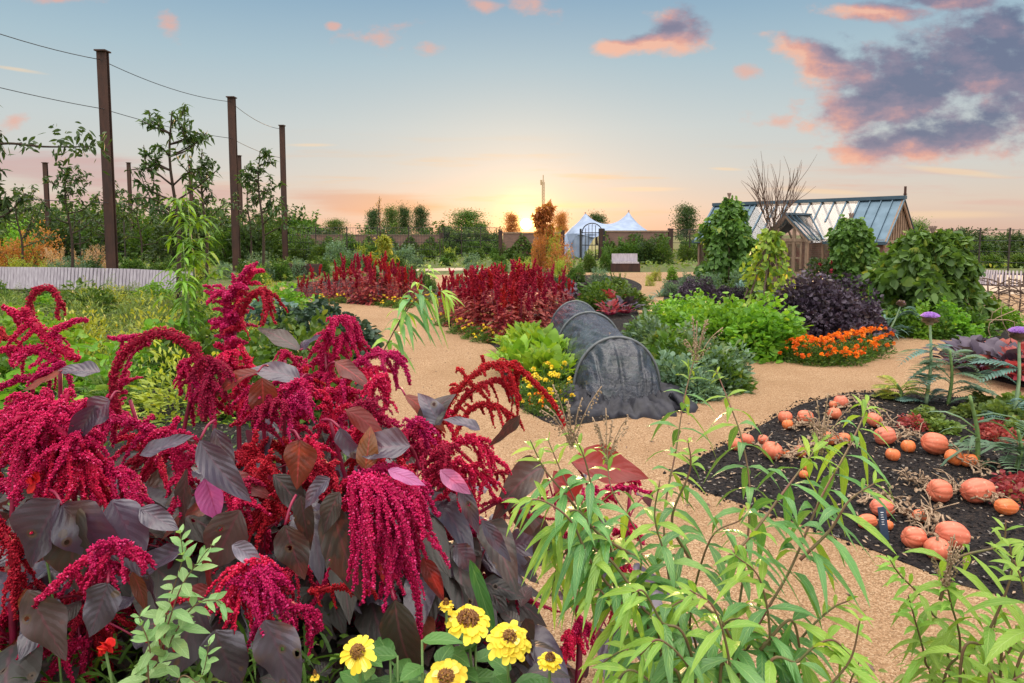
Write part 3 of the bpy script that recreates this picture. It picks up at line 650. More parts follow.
# ------------------------------------------------------------ stretch tent
def tent():
    Y = 52; r = thing('stretch_tent', 'white twin peaked stretch tent beyond the brick wall and gate', 'tent', tuple(at(600, 255, Y)*[1, 1, 0]))
    def X(px, y=Y): return (px-512)/F*y
    pk = [(X(585), Y, at(585, 214, Y)[2]), (X(628), Y, at(628, 212, Y)[2])]
    nx, ny = 60, 22; x0, x1 = X(560), X(645); V = []
    for j in range(ny+1):
        for i in range(nx+1):
            x = x0+(x1-x0)*i/nx; y = Y-3.5+7*j/ny
            z = 1.55+.25*math.sin(math.pi*i/nx)
            for (a, b, h) in pk:
                d = math.hypot((x-a)/1.7, (y-b)/3.0); z = max(z, 0) + (h-1.75)*math.exp(-d*1.5)
            e = abs(2*j/ny-1); z -= .35*e**3*(1+math.cos(6*math.pi*i/nx)*.5)
            cl = max(0, 1-i/(nx*.16)); z -= 1.5*cl*(1-min(1, abs(2*j/ny-1)))**.0*max(0, cl)**.8*(.4+.6*(1-abs(2*j/ny-.3)))
            V.append((x, y, max(.15, z)))
    Q = [(j*(nx+1)+i, j*(nx+1)+i+1, (j+1)*(nx+1)+i+1, (j+1)*(nx+1)+i) for j in range(ny) for i in range(nx)]
    g = G(); g.add(V, Q); o = g.build('canopy', 'canvas', r, True)
    g = G(); ww = X(573)-X(562)     # side wall panel hanging to the ground
    vv = []
    for i in range(9):
        for k in range(7):
            t = k/6; x = X(563)+(X(592)-X(563))*(i/8)*(.45+.55*t**1.5)+ (X(571)-X(563))*(1-t)*.6; vv.append((x, Y-3.4+.12*math.sin(i*2), .1+1.75*t))
    g.add(vv, [(i*7+k, i*7+k+1, (i+1)*7+k+1, (i+1)*7+k) for i in range(8) for k in range(6)]); g.build('side_panel', 'canvas', r, True)
    for a, b, h in pk: g = G(); tube(g, [(a, b, 0), (a, b, h*.5), (a, b, h+.15)], .06, 8); g.build('pole', 'wood', r)
    for px in (598, 612, 642): g = G(); tube(g, [(X(px), Y-3.6, 0), (X(px), Y-3.5, .9), (X(px), Y-3.45, 1.7)], .05, 6); g.build('pole', 'wood', r)
tent()
# mast
p = at(543, 258, 70); r = thing('mast', 'thin lattice mast rising above the shrub beside the setting sun', 'mast', (p[0], 70, 0)); g = G(); zt = at(543, 175, 70)[2]
for dx, dy in ((-.11, -.11), (.11, -.11), (0, .14)): tube(g, [(p[0]+dx, 70+dy, 0), (p[0]+dx, 70+dy, zt*.5), (p[0]+dx, 70+dy, zt-.7)], .04, 4)
for k in range(24):
    z = zt*.93*k/24; beam(g, (p[0]-.11, 69.88, z), (p[0]+.11, 69.88, z+.3), .03, .03)
g.build('tower', 'mast', r); g = G(); tube(g, [(p[0], 70, zt-.9), (p[0], 70, zt-.4), (p[0], 70, zt)], .05, 5); box(g, p[0]-.3, p[0]-.1, 69.9, 70.1, zt-1.0, zt-.5); g.build('antenna', 'mast', r)
# pale box bench
p = gp(626, 272); r = thing('garden_bench', 'pale boxy bench with dark base in front of the brick wall', 'bench', (p[0], p[1], 0)); x, y = p[0], p[1]; hw = 13/F*y
g = G(); box(g, x-hw, x+hw, y+.45, y+.53, .48, .86); g.build('backrest', 'slat', r); g = G(); box(g, x-hw, x+hw, y, y+.44, .40, .47); g.build('seat', 'slat', r)
g = G(); box(g, x-hw*1.1, x+hw*1.1, y+.02, y+.42, 0, .39); g.build('base', 'corten', r)
# raised corten bed at back left
p = gp(345, 277); r = thing('raised_bed', 'rusty steel raised bed behind the left crimson row', 'raised bed', (p[0], p[1], 0)); g = G(); a = gp(276, 279); b = gp(312, 279)
box(g, a[0], b[0], a[1], a[1]+.04, 0, .55); box(g, a[0], b[0], a[1]+1.5, a[1]+1.54, 0, .55); box(g, a[0], a[0]+.04, a[1]+.041, a[1]+1.499, 0, .55); box(g, b[0]-.04, b[0], a[1]+.041, a[1]+1.499, 0, .55); g.build('edging', 'corten', r)
g = G(); box(g, a[0]+.041, b[0]-.041, a[1]+.041, a[1]+1.499, 0, .5); g.build('soil_fill', 'soil', r)
# ------------------------------------------------------------ greenhouse
def greenhouse():
    r = thing('greenhouse', 'timber framed greenhouse with blue grey zinc and glass roof and a gabled porch', 'greenhouse')
    W, E, RZ, L = 2.5, 1.58, 2.93, 7.0
    def part(n, m, f, par=r): g = G(); f(g); return g.build(n, m, par)
    part('brick_base', 'brick', lambda g: (box(g, -L, -3.56, 0, .2, 0, .55), box(g, -2.04, -1.3, 0, .2, 0, .55), box(g, -1.3, 0, 0, .2, 0, E-.02), box(g, -.2, 0, .202, W-.202, 0, 1.0), box(g, -.2, -.003, .202, .8, 1.0, E), box(g, -L, 0, W-.2, W, 0, E-.02), box(g, -L, -L+.2, .202, W-.202, 0, E)))
    # front mullions and glazing
    for x in list(np.arange(-L+.05, -3.6, .55))+list(np.arange(-2.0, -1.3, .34)):
        part('mullion', 'wood', lambda g: box(g, x-.035, x+.035, .04, .14, .552, E))
    part('eaves_rail', 'wood', lambda g: (box(g, -L, .02, -.03, .03, E-.08, E+.02)))
    part('wall_glazing', 'glass', lambda g: box(g, -L, -3.6, .09, .1, .56, E-.09)); part('wall_glazing', 'glass', lambda g: box(g, -2.0, -1.3, .09, .1, .56, E-.09))
    def slope(x, y, off=0): # point on the front slope
        t = y/(W/2); return np.array([x, y, E+(RZ-E)*t+off])
    def sheetroof(x0, x1, back=False, off=.0, y0=-.14, th=.03):
        def f(g):
            a, b = y0, W/2
            V = []
            for x in (x0, x1):
                for y in (a, b):
                    for o in (off, off+th):
                        p = slope(x, y, o); 
                        if back: p[1] = W-p[1]
                        V.append(p)
            g.add(V, BQ)
        return f
    z1 = part('roof', 'zinc', sheetroof(-1.3, .14)); z2 = part('roof', 'zinc', sheetroof(-L-.1, -5.2)); part('roof', 'zinc', sheetroof(-1.3, .14, True)); part('roof', 'zinc', sheetroof(-L-.1, -5.2, True))
    for par, xs in ((z1, np.arange(-1.28, .16, .355)), (z2, np.arange(-L, -5.1, .4))):
        for x in xs: part('standing_seam', 'zinc', lambda g: beam(g, slope(x, -.14, .05), slope(x, W/2, .05), .03, .05), par)
    gl = part('roof_glazing', 'glass', sheetroof(-5.2, -1.3, False, .01, -.1, .008)); part('roof_glazing', 'glass', sheetroof(-5.2, -1.3, True, .01, -.1, .008))
    for x in np.arange(-5.2, -1.25, .433):
        if not (-3.5 < x < -2.1): part('glazing_bar', 'zinc', lambda g: beam(g, slope(x, -.12, .03), slope(x, W/2, .03), .045, .05))
        else: part('glazing_bar', 'zinc', lambda g: beam(g, slope(x, .55, .03), slope(x, W/2, .03), .045, .05))
        def rb(g):
            a = slope(x, -.1, .0); b = slope(x, W/2, .0); a[1] = W-a[1]; b[1] = W-b[1]; beam(g, a, b, .05, .07)
        part('glazing_bar', 'wood', rb)
    part('ridge', 'zinc', lambda g: (box(g, -L-.1, .16, W/2-.10, W/2+.10, RZ+.0, RZ+.12)))
    part('gutter', 'zinc', lambda g: (box(g, -L-.1, -3.72, -.22, -.13, E-.14, E-.04), box(g, -1.88, .14, -.22, -.13, E-.14, E-.04)))
    part('finial', 'corten', lambda g: (box(g, .10, .16, W/2-.03, W/2+.03, RZ+.122, RZ+.42), box(g, .085, .175, W/2-.045, W/2+.045, RZ+.15, RZ+.18)))
    # right gable: dark backing with vertical timbers
    part('gable_backing', 'darkwood', lambda g: g.add([(-.05, .05, E), (-.05, W-.05, E), (-.05, W/2, RZ-.06), (-.1, .05, E), (-.1, W-.05, E), (-.1, W/2, RZ-.06)], [(0, 1, 4, 3), (1, 2, 5, 4), (2, 0, 3, 5)], [(0, 2, 1), (3, 4, 5)]))
    for y in np.arange(.15, W, .2):
        zt = E+(RZ-E)*(1-abs(y-W/2)/(W/2)); part('batten', 'wood', lambda g: box(g, -.04, .02, y-.035, y+.035, E, max(E+.05, zt-.05)))
    for s in (0, 1):
        def bb(g):
            a = slope(.08, -.14, -.06); b = slope(.08, W/2, -.06)
            if s: a[1] = W-a[1]; b[1] = W-b[1]-.001
            beam(g, a, b, .05, .13)
        part('bargeboard', 'wood', bb)
    part('tie_beam', 'wood', lambda g: box(g, -.02, .04, -.02, W+.02, E-.1, E-.002))
    for y in (.82, 1.3, 1.8, W-.24): part('window_post', 'wood', lambda g: box(g, -.12, -.02, y-.03, y+.03, 1.002, E-.102))
    part('window_pane', 'glass', lambda g: box(g, -.08, -.072, .85, W-.26, 1.0, E-.1))
    part('hood', 'zinc', lambda g: box(g, -.0, .22, .55, 1.35, E-.30, E-.26))
    # porch with doors
    px0, px1, pm, py, pz = -3.55, -2.05, -2.8, -1.0, 2.42
    for x in (px0, px1, -3.1, -2.5): part('porch_post', 'wood', lambda g: box(g, x-.045, x+.045, py, py+.09, 0, E if x in (px0, px1) else E+.4))
    for x in (px0, px1): part('porch_base', 'brick', lambda g: box(g, x-.05, x+.05, py+.1, -.01, 0, .5)); part('porch_glazing', 'glass', lambda g: box(g, x-.005, x+.005, py+.1, -.01, .5, E))
    part('porch_beam', 'wood', lambda g: box(g, px0-.05, px1+.05, py-.012, py-.002, E-.05, E+.05))
    for s in (-1, 1):
        xe = pm+s*.87
        part('porch_rafter', 'wood', lambda g: beam(g, (xe, py-.02, E-.1), (pm+s*.02, py-.02, pz-.03), .06, .09))
        part('porch_roof', 'zinc' if s < 0 else 'glass', lambda g: g.add([(xe, py-.06, E-.04), (pm, py-.06, pz), (pm, .76, pz), (xe, .0, E-.04), (xe, py-.06, E-.01), (pm, py-.06, pz+.03), (pm, .76, pz+.03), (xe, .0, E-.01)], [(0, 1, 2, 3), (4, 7, 6, 5), (0, 4, 5, 1), (1, 5, 6, 2), (3, 2, 6, 7), (0, 3, 7, 4)]))
        for t in (0, .33, .66, 1):
            y0 = py-.04+t*.98; yb = -.02 if t == 1 else y0
            part('porch_bar', 'zinc', lambda g: beam(g, (xe, yb, E), (pm+s*.01, y0 if t < 1 else .72, pz+.04), .04, .04))
    part('porch_ridge', 'zinc', lambda g: beam(g, (pm, py-.1, pz+.06), (pm, .78, pz+.06), .1, .07))
    for s, ang in ((-1, 35), (1, 0)):
        xa = pm+s*.30
        d = part('door', 'wood', lambda g: (box(g, xa-.28, xa-.22, py+.02, py+.07, .02, E-.06), box(g, xa+.22, xa+.28, py+.02, py+.07, .02, E-.06), box(g, xa-.219, xa+.219, py+.02, py+.07, E-.14, E-.06), box(g, xa-.219, xa+.219, py+.02, py+.07, .02, .5), box(g, xa-.219, xa+.219, py+.02, py+.07, .95, 1.0)))
        part('pane', 'glass', lambda g: box(g, xa-.215, xa+.215, py+.04, py+.046, .5, E-.15), d)
        part('handle', 'steel', lambda g: box(g, xa-s*.25-.012, xa-s*.25+.012, py-.02, py+.015, .85, 1.0), d)
    part('bench_top', 'wood', lambda g: (box(g, -1.6, -.3, W-.9, W-.25, .78, .84)))
    part('floor', 'stone_path', lambda g: box(g, -L+.2, -.2, .2, W-.2, 0.002, .03))
    r.location = (11.95, 22, .0); r.rotation_euler = (0, 0, math.atan2(-.755, .65))
greenhouse()
M['lf_chard'] = L_('leaf_chard', (.14, .28, .02), (.30, .48, .05), (.5, .55, .08), rough=.4, tr=.35)
# ============================================================ BACKGROUND PLANTING
def proot(name): return thing(name, '', '')
def mk_tree(k, mats=('lf_dark', 'lf_mid', 'lf_dark')):
    r = proot('tree'); g = G(); tube(g, spl([(0, 0, 0), (.05, .03, 1.2), (-.05, .06, 2.6), (.03, 0, 4.2)], 8), np.linspace(.16, .03, 8), 7)
    C = []
    for i in range(11):
        a = i*2.4+k; z = 1.3+i*.28; l = (1.15-.06*i)*random.uniform(.7, 1.2)
        e = (math.cos(a)*l, math.sin(a)*l, z+.7); tube(g, spl([(0, 0, z), (e[0]*.5, e[1]*.5, z+.45), e], 5), np.linspace(.06, .015, 5), 5); C.append(e); C.append((e[0]*.5, e[1]*.5, z+.8))
    C.append((0, 0, 4.5)); g.build('trunk', 'bark', r); g = G()
    for c in C:
        n = 260; s = random.uniform(.34, .62); P = np.array(c)+rng.normal(size=(n, 3))*[s, s, s*.6]
        leaves(g, P, rdir(n), rdir(n, .8), .16, .09, PR_SIMPLE, .3)
    g.build('crown', mats[k], r); return r
T_ = Kind(mk_tree, 3); TO_ = Kind(lambda k: mk_tree(k, ('lf_orange', 'lf_orange')), 2)  # orange variant has the low sun's glow put into its leaf colour
def mk_hedge(m, leaf=.23, n=2300, lumps=.3, H0=2.4):
    def f(k):
        r = proot('shrub'); g = G()
        for i in range(7):
            a = i*.9+k; e = (math.cos(a)*.7, math.sin(a)*.6, 1.6+.3*math.sin(i)); tube(g, spl([(e[0]*.15, e[1]*.15, 0), (e[0]*.5, e[1]*.5, .9), e], 5), np.linspace(.04, .01, 5), 5)
        g.build('stem', 'bark', r); g = G()
        bush(g, (0, 0, .15), (1.25, .95, 2.0), n, leaf, leaf*.55, PR_SIMPLE, 10+k*7+int(leaf*100), .55, .4, .3, lumps)
        for i in range(9):   # straggling shoots break the outline
            a = rng.random()*6.28; b = np.array([math.cos(a)*.8, math.sin(a)*.6, 1.6]); d = nrmz(np.array([math.cos(a)*.3, math.sin(a)*.3, 1.])); t = rng.random(26)[:, None]
            leaves(g, b+d*t*.95+rng.normal(size=(26, 3))*.04, rdir(26, .3), rdir(26, .6), leaf*.8, leaf*.4)
        g.build('foliage', m, r); return r
    return f
HD = Kind(mk_hedge('lf_dark'), 3); HM = Kind(mk_hedge('lf_mid'), 3); HB = Kind(mk_hedge('lf_bright', .19), 2); HG = Kind(mk_hedge('lf_grey', .18), 2); HR = Kind(mk_hedge('lf_orange', .17, 1900, .45), 2); HY = Kind(mk_hedge('lf_yel', .16), 2); HT = Kind(mk_hedge('lf_tan', .16, 1600, .5), 2)
def put(kind, H0, px, Y, top, name=None, desc='', where='', cat='shrub', group=None, wide=1.0, zr=None):
    p = at(px, 250, Y); zt = at(px, top, Y)[2]; s = zt/H0
    o = kind.place(p[0], Y, 1); o.scale = (s*wide, s*wide, s)
    if name: o.name = name
    fam(o, desc, where, cat, group or (desc+'s' if not desc.endswith('s') else desc)); return o
def putg(kind, H0, px, py, top, name=None, desc='', where='', cat='plant', group=None, wide=1.0, rz=None):
    p = gp(px, py); zt = at(px, top, p[1])[2]; s = max(.1, zt)/H0
    o = kind.place(p[0], p[1], 1, rz); o.scale = (s*wide, s*wide, s)
    if name: o.name = name
    fam(o, desc, where, cat, group or desc+'s'); return o
# far trees on the skyline
for px, top, Y, wd in ((374, 210, 75, .75), (392, 208, 85, .8), (405, 207, 80, .7), (421, 207, 78, .75), (467, 211, 120, 1.8), (512, 214, 95, .9), (561, 213, 95, .8), (597, 214, 120, 1.3), (686, 206, 60, .9), (336, 220, 130, 1.6), (446, 226, 150, 1.9), (480, 224, 150, 1.8), (915, 222, 34, .9)):
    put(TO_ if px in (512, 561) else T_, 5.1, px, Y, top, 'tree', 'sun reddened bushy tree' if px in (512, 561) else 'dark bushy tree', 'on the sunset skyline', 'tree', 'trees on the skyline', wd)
for px in range(-60, 330, 26):
    put(HD if px % 4 else HM, 2.6, px+random.uniform(-6, 6), 74, 199+random.uniform(-6, 7)+max(0, (px-180)*.1), 'hedge_shrub', 'dark green hedge shrub', 'of the far left boundary hedge', 'shrub', 'boundary hedge shrubs', 1.25)
for px in range(300, 500, 19):
    put(HD if px % 2 else HM, 2.6, px+random.uniform(-5, 5), 66, 226+random.uniform(-7, 8), 'hedge_shrub', 'low dark shrub', 'before the far trees at centre left', 'shrub', 'low shrubs before the far trees', 1.5)
for px in list(range(445, 505, 14)): put(HM, 2.6, px, 56, 238+random.uniform(-3, 4), 'hedge_shrub', 'sunlit low shrub', 'behind the wire fence near sun', 'shrub', None, 1.2)
for px in range(935, 1090, 20): put(HD, 2.6, px+random.uniform(-6, 6), 60, 232+random.uniform(-6, 5), 'hedge_shrub', 'dark far hedge shrub', 'beyond the greenhouse at far right', 'shrub', None, 1.7)
for px in range(690, 745, 17): put(HM, 2.6, px, 50, 234, 'hedge_shrub', 'low hedge shrub', 'beyond the wire fence left of the greenhouse', 'shrub', None, 1.3)
# middle hedge masses on the left (espalier rows seen end on)
for i, (px, top, Y, k, wd) in enumerate([(-10, 208, 44, HM, 1.1), (18, 203, 42, HM, .8), (62, 212, 42, HD, 1.), (92, 216, 46, HM, .9), (118, 212, 44, HD, .9), (150, 214, 44, HM, .9), (176, 212, 40, HD, .9), (205, 208, 42, HD, .9), (228, 214, 40, HM, .8), (252, 208, 40, HD, .8), (268, 214, 44, HM, .8), (300, 232, 46, HM, 1), (322, 238, 42, HM, 1.), (352, 232, 50, HM, 1.), (375, 238, 42, HM, 1.1), (335, 240, 40, HG, 1.2), (402, 243, 42, HG, 1.4)]):
    put(k, 2.6, px, Y, top, 'fruit_bush', 'bushy green fruit shrub', 'in the row behind the left fence', 'shrub', 'fruit shrubs behind the left fence', wd)
put(HB, 2.6, 22, 35, 218, 'fruit_bush', 'fresh bright green bush', 'at the far left behind the pale bench', 'bush', None, .9)
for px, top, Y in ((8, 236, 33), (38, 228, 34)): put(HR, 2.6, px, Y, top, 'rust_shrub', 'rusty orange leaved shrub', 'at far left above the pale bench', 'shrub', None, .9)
for px, top, Y in ((55, 246, 31), (80, 248, 30), (98, 244, 32)): put(HT, 2.6, px, Y, top, 'plume_grass', 'buff feathery grass clump', 'left of the nearest tall pole', 'grass clump', None, .8)
for px, top, Y, k in ((20, 254, 26, HY), (48, 258, 27, HY), (130, 252, 28, HM), (90, 255, 27, HD), (160, 256, 26, HM), (200, 258, 27, HY), (225, 262, 27, HG), (248, 258, 28, HM), (190, 250, 30, HM)):
    put(k, 2.6, px, Y, top, 'border_shrub', 'leafy border plant', 'directly behind the long pale bench', 'plant', 'border plants behind the long pale bench', 1.1)
for px, top, Y in ((72, 255, 24), (58, 259, 24)): put(HG, 2.6, px, Y, top, 'cabbage_clump', 'blue green broad leaved clump', 'spilling over the pale bench', 'plant', None, 1.0)
# beds at the back, centre left
for i, (px, py, top, k, wd) in enumerate([(262, 282, 250, HG, .9), (280, 281, 256, HM, .9), (300, 279, 258, HG, .9), (322, 276, 255, HM, 1), (345, 274, 252, HM, 1), (370, 276, 256, HD, .9), (395, 272, 250, HM, 1), (258, 285, 262, HB, 1), (410, 280, 262, HD, 1), (470, 266, 252, HG, 1.4), (500, 265, 253, HM, 1.3), (448, 262, 248, HM, 1.2), (520, 268, 250, HM, 1.1), (484, 284, 268, HG, 1.2), (460, 288, 272, HG, 1), (430, 292, 276, HM, .8)]):
    putg(k, 2.6, px, py, top, 'border_plant', 'soft green border plant', 'in the back beds at centre left', 'plant', 'border plants of the back beds', wd)
for px, py, top in ((375, 290, 263), (405, 293, 262), (425, 290, 264)): putg(Kind(mk_hedge('lf_kale', .1), 1) if False else HD, 2.6, px, py-6, top+6, 'dark_foliage_plant', 'dark leaved bush', 'behind the crimson row at left', 'plant', None, 1.0)
for px, py, top, k, wd in [(296, 262, 243, HM, 1.2), (318, 262, 240, HD, 1.2), (340, 262, 236, HM, 1.1), (362, 262, 241, HY, 1), (384, 262, 240, HM, 1.2), (408, 261, 244, HD, 1.1), (428, 261, 243, HM, 1.1), (450, 261, 246, HY, 1.1), (476, 260, 246, HM, 1.3), (497, 261, 247, HM, 1), (352, 268, 250, HG, 1.4), (378, 267, 252, HM, 1.4), (418, 267, 254, HG, 1.4), (446, 266, 255, HM, 1.4), (470, 272, 262, HG, 1.5), (500, 273, 260, HM, 1.3), (522, 273, 256, HY, 1.2), (612, 264, 240, HM, .9), (630, 264, 236, HM, 1), (646, 264, 233, HD, 1), (660, 264, 236, HM, 1), (553, 264, 240, HR, 1), (515, 261, 243, HM, 1), (535, 261, 247, HY, 1)]:
    putg(k, 2.6, px, py, top, 'wall_shrub', 'green shrub', 'against the back walls and fences', 'shrub', 'green shrubs against the back walls', wd)
# shrubs near the sun, its glow put into the orange leaf colour, and behind the big celosia bed
for px, py, top, k, wd in [(545, 270, 214, HR, .5), (553, 272, 226, HY, .45), (540, 272, 226, HR, .45), (560, 274, 242, HR, .8), (560, 278, 256, HY, .8), (590, 272, 250, HM, .8), (606, 271, 246, HM, .6), (640, 262, 238, HM, 1), (655, 262, 243, HM, 1), (620, 261, 243, HD, 1.1), (575, 282, 262, HM, 1.1), (545, 286, 268, HG, 1.2), (600, 283, 268, HG, 1.4), (618, 292, 272, HM, 1), (560, 292, 276, HD, 1)]:
    putg(k, 2.6, px, py, top, 'border_shrub', 'leafy backlit border shrub', 'near the tent and the sun', 'shrub', 'backlit border shrubs', wd)
for px, py, top, k, wd in [(655, 281, 267, HY, 1), (672, 280, 264, HB, 1.0), (650, 286, 273, HY, .8), (690, 287, 270, HG, 1.4), (710, 290, 272, HG, 1.4), (672, 296, 278, HG, 1.6), (700, 300, 280, HG, 1.2), (745, 290, 268, HG, 1.4), (725, 300, 279, HM, 1.), (690, 262, 244, HM, 1.2), (712, 262, 242, HD, 1.2)]:
    putg(k, 2.6, px, py, top, 'border_plant', 'low mounded border plant', 'between the path and the bean wigwam', 'plant', 'low border plants by the bean wigwam', wd)
# right side hedge and espalier lines
for px, py, top, k, wd in [(985, 262, 236, HD, 1.4), (1010, 262, 240, HD, 1.4), (1040, 262, 238, HD, 1.4), (990, 268, 250, HM, 1.5), (1020, 268, 250, HM, 1.5), (950, 262, 238, HD, 1.3), (905, 262, 236, HD, .6), (960, 256, 226, HD, .7), (1012, 256, 228, HD, .5)]:
    putg(k, 2.6, px, py, top, 'fruit_bush', 'dark trained fruit bush', 'at the far right fence', 'shrub', 'trained fruit bushes at the right fence', wd)
# ------------------------------------------------------------ sparse orchard trees
def sparse_tree(name, px, Y, top, reach, label, nb=11, leaf=.16, mat='lf_dark', seed=1, asym=0, z0=.3, dens=15, cat='tree', group=None, low=.35):
    rs = np.random.default_rng(seed); b = at(px, 250, Y); zt = at(px, top, Y)[2]; R_ = reach/F*Y
    r = thing(name, label, cat, (b[0], Y, 0), group); g = G(); gl = G()
    tr = spl([(b[0], Y, 0), (b[0]+.04*R_, Y+.05, zt*.4), (b[0]-.05*R_, Y, zt*.75), (b[0]+.02*R_, Y, zt)], 14); tube(g, tr, np.linspace(.012*zt, .004*zt*.6, 14)+.004, 6)
    def lv(path, n):
        n = int(n)*2; t = rs.random(n)**.7*(len(path)-1); i = t.astype(int).clip(0, len(path)-2); P = path[i]+(path[i+1]-path[i])*(t-i)[:, None]+rs.normal(size=(n, 3))*.03
        leaves(gl, P, nrmz(rs.normal(size=(n, 3))+[0, 0, .1]), nrmz(rs.normal(size=(n, 3))+[0, 0, .8]), leaf*(.8+.5*rs.random(n)), leaf*.42, PR_SIMPLE, .35)
    lv(tr[8:], dens*1.2)
    for i in range(nb):
        t = low+(.97-low)*i/nb; p = tr[int(t*13)]; a = rs.random()*6.28; s = R_*(1-.55*(t-low)/(1-low))*rs.uniform(.6, 1.1)
        d = np.array([math.cos(a), math.sin(a)*.7, 0]); 
        if asym and rs.random() < .6: d[0] = abs(d[0])*asym
        path = spl([p, p+d*s*.5+[0, 0, s*rs.uniform(.1, .35)], p+d*s+[0, 0, s*rs.uniform(.2, .8)]], 8); tube(g, path, np.linspace(.005*zt, .002*zt, 8)+.002, 5); lv(path[2:], dens)
        if rs.random() < .7: q = path[4]; p2 = spl([q, q+[d[1]*s*.3, -d[0]*s*.3, s*.25], q+[d[1]*s*.45, -d[0]*s*.4, s*.55]], 6); tube(g, p2, np.linspace(.003*zt, .0015*zt, 6)+.001, 4); lv(p2, dens*.7)
    g.build('trunk', 'bark', r); gl.build('crown', mat, r); return r
og = 'young orchard trees'
sparse_tree('fruit_tree', 176, 17, 112, 56, 'tall airy fruit tree right of the nearest tall pole, its leader highest of all', 18, .17, seed=4, group=og, dens=13)
sparse_tree('fruit_tree', 205, 20, 150, 30, 'airy young fruit tree just left of the close pair of poles', 11, .15, seed=5, group=og)
sparse_tree('fruit_tree', 262, 24, 152, 34, 'airy fruit tree between the second and third tall poles', 14, .18, seed=6, group=og)
sparse_tree('fruit_tree', 250, 30, 178, 28, 'shorter fruit tree close right of the paired poles', 11, .18, seed=16, group=og)
sparse_tree('fruit_tree', 70, 22, 168, 40, 'short fruit tree between the far left poles', 12, .17, seed=7, group=og)
sparse_tree('fruit_tree', 110, 26, 188, 42, 'low fruit tree crown behind the nearest tall pole', 12, .18, seed=8, group=og)
sparse_tree('fruit_tree', 20, 26, 190, 40, 'low fruit tree at the far left behind the wire', 12, .18, seed=9, group=og)
sparse_tree('fruit_tree', -14, 12, 80, 34, 'fruit tree mostly cut off by the left edge of the photo', 14, .14, seed=10, asym=.6, group=og)
sparse_tree('fruit_tree', 140, 30, 195, 34, 'low fruit tree crown seen behind the leafy sapling', 9, .18, seed=12, group=og)
sparse_tree('backlit_tree', 546, 33, 205, 15, 'small tree glowing orange beside the setting sun', 16, .24, 'lf_orange', 13, dens=26, low=.45)  # backlight imitated by the orange leaf colour
sparse_tree('wispy_tree', 380, 40, 196, 15, 'wispy bare topped tree on the skyline left of centre', 9, .12, 'lf_tan', 14, dens=4)
sparse_tree('young_tree', 383, 22, 236, 20, 'small yellow green young tree behind the left crimson row', 12, .13, 'lf_yel', 15, dens=16)
# espalier arm reaching in from the left along the wire
b = at(-30, 250, 13); r = thing('espalier_branch', 'long leafy espalier arm reaching in from the left edge to the nearest pole', 'branch', (b[0], 13, 0)); g = G(); gl = G()
z1 = at(0, 144, 13)[2]; path = spl([(b[0], 13, 0), (b[0], 13, z1*.5), (b[0]+.1, 13, z1-.3), (at(0, 144, 13)[0], 13, z1), (at(45, 147, 13)[0], 13, z1-.05), (at(92, 148, 13)[0], 13, z1-.05)], 40)
tube(g, path, np.linspace(.05, .012, 40), 6); g.build('limb', 'bark', r)
for a0, a1, n in ((52, 104, 110), (15, 34, 22), (-10, 4, 26)):
    x = np.interp(rng.random(n), [0, 1], [at(a0, 145, 13)[0], at(a1, 145, 13)[0]]); P = np.column_stack([x, 13+rng.normal(size=n)*.12, z1+rng.normal(size=n)*(.17 if n > 50 else .08)]); leaves(gl, P, rdir(n, -.2), rdir(n, .6), .15, .06, PR_LANCE, .3)
gl.build('foliage', 'lf_dark', r)
# bright leafy sapling in the left bed
def whip(name, base, top, label, nb, ll, mat, seed, spread, cat='sapling'):
    rs = np.random.default_rng(seed); r = thing(name, label, cat, tuple(base)); g = G(); gl = G(); base = np.array(base); top = np.array(top)
    tr = spl([base, base*.6+top*.4+[.05, 0, 0], top], 12); tube(g, tr, np.linspace(.022, .005, 12), 6)
    def lv(path, n):
        t = np.linspace(.1, .99, n)*(len(path)-1); i = t.astype(int); P = path[i]+(path[np.minimum(i+1, len(path)-1)]-path[i])*(t-i)[:, None]; a = np.arange(n)*2.4+rs.random()*6
        D = np.stack([np.cos(a), np.sin(a), rs.normal(size=n)*.3+.25], 1); leaves(gl, P, D, [0, 0, 1], ll*(.8+.4*rs.random(n)), ll*.2, PR_LANCE, .75, .2)
    lv(tr[3:], 30)
    for i in range(nb):
        t = .3+.66*i/nb; p = tr[int(t*11)]; a = i*2.4; s = spread*(1.15-t*.75)*rs.uniform(.7, 1.2); d = np.array([math.cos(a), math.sin(a), .75]); path = spl([p, p+d*s*.55, p+d*s+[0, 0, -.1*s]], 8); tube(g, path, np.linspace(.009, .003, 8), 5); lv(path, 16)
    g.build('stem', 'greenstem', r); gl.build('foliage', mat, r); return r
p = gp(196, 365); whip('sapling', p, at(186, 186, p[1]), 'bright green narrow leaved sapling in the left herb bed', 18, .23, 'lf_bright', 3, .50)
p = gp(186, 372); whip('young_stalk', p, at(183, 242, p[1]), 'pale slim leafy stalk standing in front of the bright sapling', 3, .22, 'lf_bright', 8, .2)
